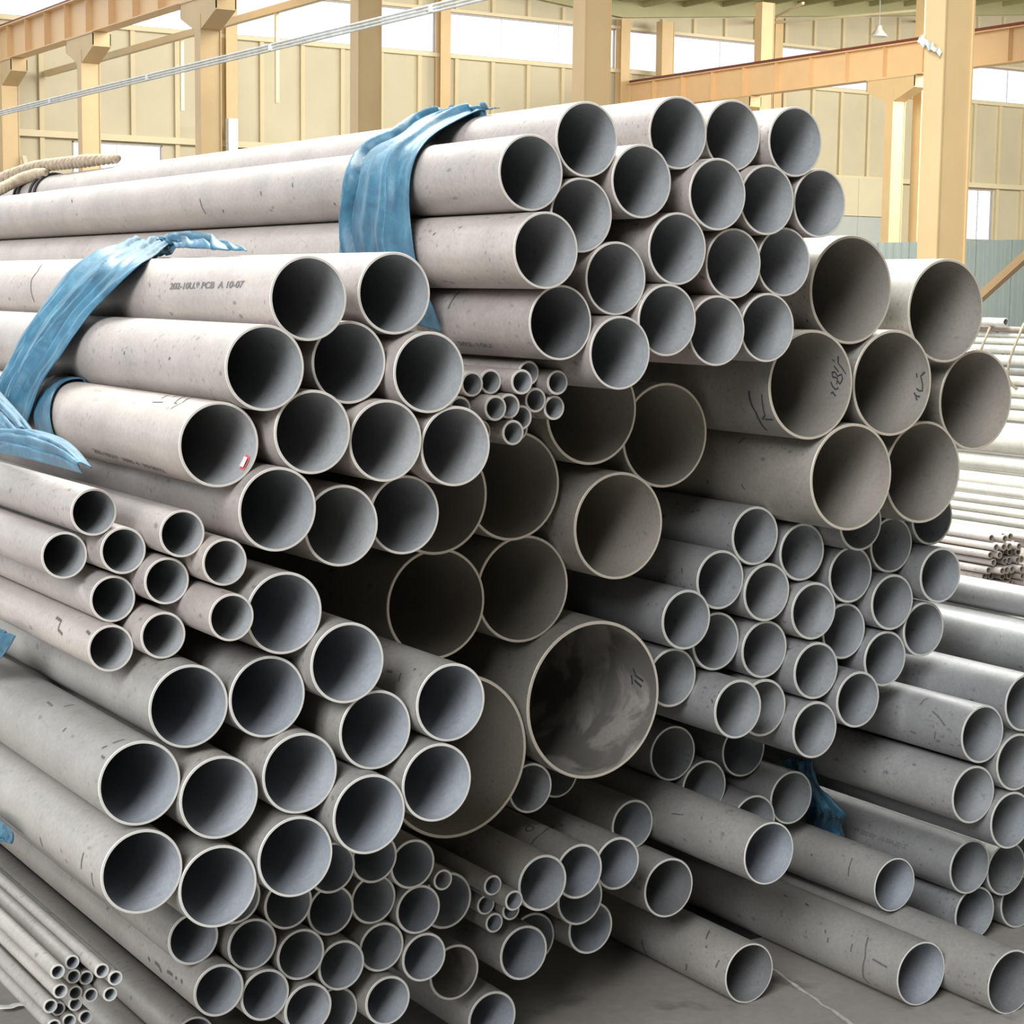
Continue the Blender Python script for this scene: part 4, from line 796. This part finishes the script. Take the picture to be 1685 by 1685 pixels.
for iz in range(9):
    for ix in range(6):
        x = 6.63 + ix*.0425 + (.021 if iz % 2 else 0) ; z = .075 + iz*.037
        e = ((x-6.80)/.19)**2 + ((z-.235)/.20)**2
        if e > 1.0: continue
        tl.append((x, z))
rowz = sorted({round(z, 4) for x, z in tl}, reverse=True)
ordn = ['top', 'second', 'third', 'fourth', 'fifth', 'sixth', 'seventh', 'eighth', 'bottom']
posn = {2: ['left', 'right'], 3: ['left', 'middle', 'right'], 4: ['leftmost', 'left middle', 'right middle', 'rightmost'], 5: ['leftmost', 'left middle', 'central', 'right middle', 'rightmost'], 1: ['only'],
        6: ['leftmost', 'left', 'left middle', 'right middle', 'right', 'rightmost']}
def tlab(x, z):
    row = sorted(a for a, c in tl if abs(c-z) < 1e-6); return 'slim dull tube, %s in the %s row of the bundle at right edge' % (posn[len(row)][row.index(x)], ordn[min(rowz.index(round(z, 4)), 8)])
for x, z in tl:
    me = pipe_mesh('steel_tube', .0178, .28, 4.5, 'dull', 20)
    o = obj('steel_tube', me, (), None, (x, 6.3+random.uniform(-.05, .05), z)); tag(o, tlab(x, z), 'tube', 'tubes of the small bundle at right edge')
for j, (y, lab) in enumerate(((7.08, 'short brown rope lashing round the upper bright rack pipes'), (6.86, 'brown rope lashing at the right edge round rack pipes'))):
    hy = [(7.4+.09*math.cos(a)*1.0, y+.03*math.sin(2*a), 1.21+.17*math.sin(a)) for a in [2*PI*i/40 for i in range(40)]]
    v, f = tube_verts(hy, .007, 6, True); tag(obj('rope_lashing', mesh_from('rope_lashing', v, f, True), [M_ROPE]), lab, 'rope', 'rope lashings of the bright rack')
for j, (y, z, lab) in enumerate(((6.95, 1.385, 'short white pipe stub with open end on top of the rack'), )):
    me = pipe_mesh('steel_pipe', .021, .25, .8, 'white', 32); o = obj('pipe_stub', me, (), None, (7.36, y, z+.0)); tag(o, lab, 'pipe')
# steel skid beams that carry the right rack
for j, (y, x) in enumerate(((8.1, 7.2), (10.2, 7.2))):
    tag(MB().box(x-.8, x+.1, y-.06, y+.06, 0, .055).build('skid_beam', M_BLACK), ['low black skid under the bright right rack, nearer one', 'low black skid under the bright right rack, farther one'][j], 'beam', 'skids of the bright rack')
for j, y in enumerate((8.55, 10.7)):
    m = MB().box(7.50, 7.60, y-.05, y+.05, 0, 1.62).box(6.90, 6.98, y-.05, y+.05, 0, 1.62).box(6.90, 7.60, y-.04, y+.04, 1.62, 1.68).box(6.85, 7.65, y-.06, y+.06, 0, .04)
    tag(m.build('rack_frame', M_ORANGE), ['nearer steel frame holding the bright right rack', 'farther steel frame holding the bright right rack'][j], 'rack', 'frames of the bright rack')
# black strip put in for the dark gap by the loose pipes
tag(MB().box(-.028, .028, -.5, .5, 0, .012).build('black_strip', M_BLACK, None, False, (2.785, 3.84, 0)), 'narrow black strip on the floor between two long loose pipes', 'strip')

# ragged joint line and scraps on the floor
mb = MB(); random.seed(3); prv = None; FL = bpy.data.objects['floor']
for i in range(60):
    y = 3.30 - i*.03; x = 2.677 - .19*(3.104-y) + random.uniform(-.006, .006); w = random.uniform(.002, .006); k = len(mb.v)
    mb.v += [(x-w, y, .0012), (x+w, y, .0012)]
    if i: mb.f.append((k-2, k-1, k+1, k))
obj('floor_joint', mesh_from('floor_joint', mb.v, mb.f), [flat('joint_pale_edge', (.42, .40, .36), .8, 0, .3, 40)], FL)
def scrap(loc, L, wd, mat, label, sd):
    A_ = [Vector((loc[0]-L/2 + L*i/6, loc[1]+.01*math.sin(i*2+sd), loc[2]+.012*abs(math.sin(i*1.7+sd)))) for i in range(7)]
    B_ = [a + Vector((.01*math.sin(i+sd), wd, .006*math.sin(i*3))) for i, a in enumerate(A_)]
    o = obj('plastic_scrap', ribbon('plastic_scrap', A_, B_, 24, 8, (0, 0, 1), .003, (), .002, sd), [mat]); q = o.modifiers.new('t', 'SOLIDIFY'); q.thickness = .0012; tag(o, label, 'scrap')
M_FILM = flat('clear_white_film', (.72, .72, .70), .3, 0, .2, 30)
scrap((1.153, 3.767, .001), .09, .02, M_FILM, 'crumpled white plastic film on the floor at the lower left corner', 1)
scrap((2.815, 3.31, .001), .04, .02, M_FILM, 'small pale scrap on the floor beside the long scratched floor pipe', 5)
tag(MB().bar((15.5, 24, 6.75), (15.5, 46.85, 6.75), .12, .14).bar((15.5, 33.3, 5.0), (15.5, 33.3, 6.75), .07, .07).bar((15.5, 38.0, 5.2), (15.5, 38.0, 6.75), .07, .07).build('tie_beam', M_GIRT), 'slim cream tie beam running beside the left crane beam', 'beam')
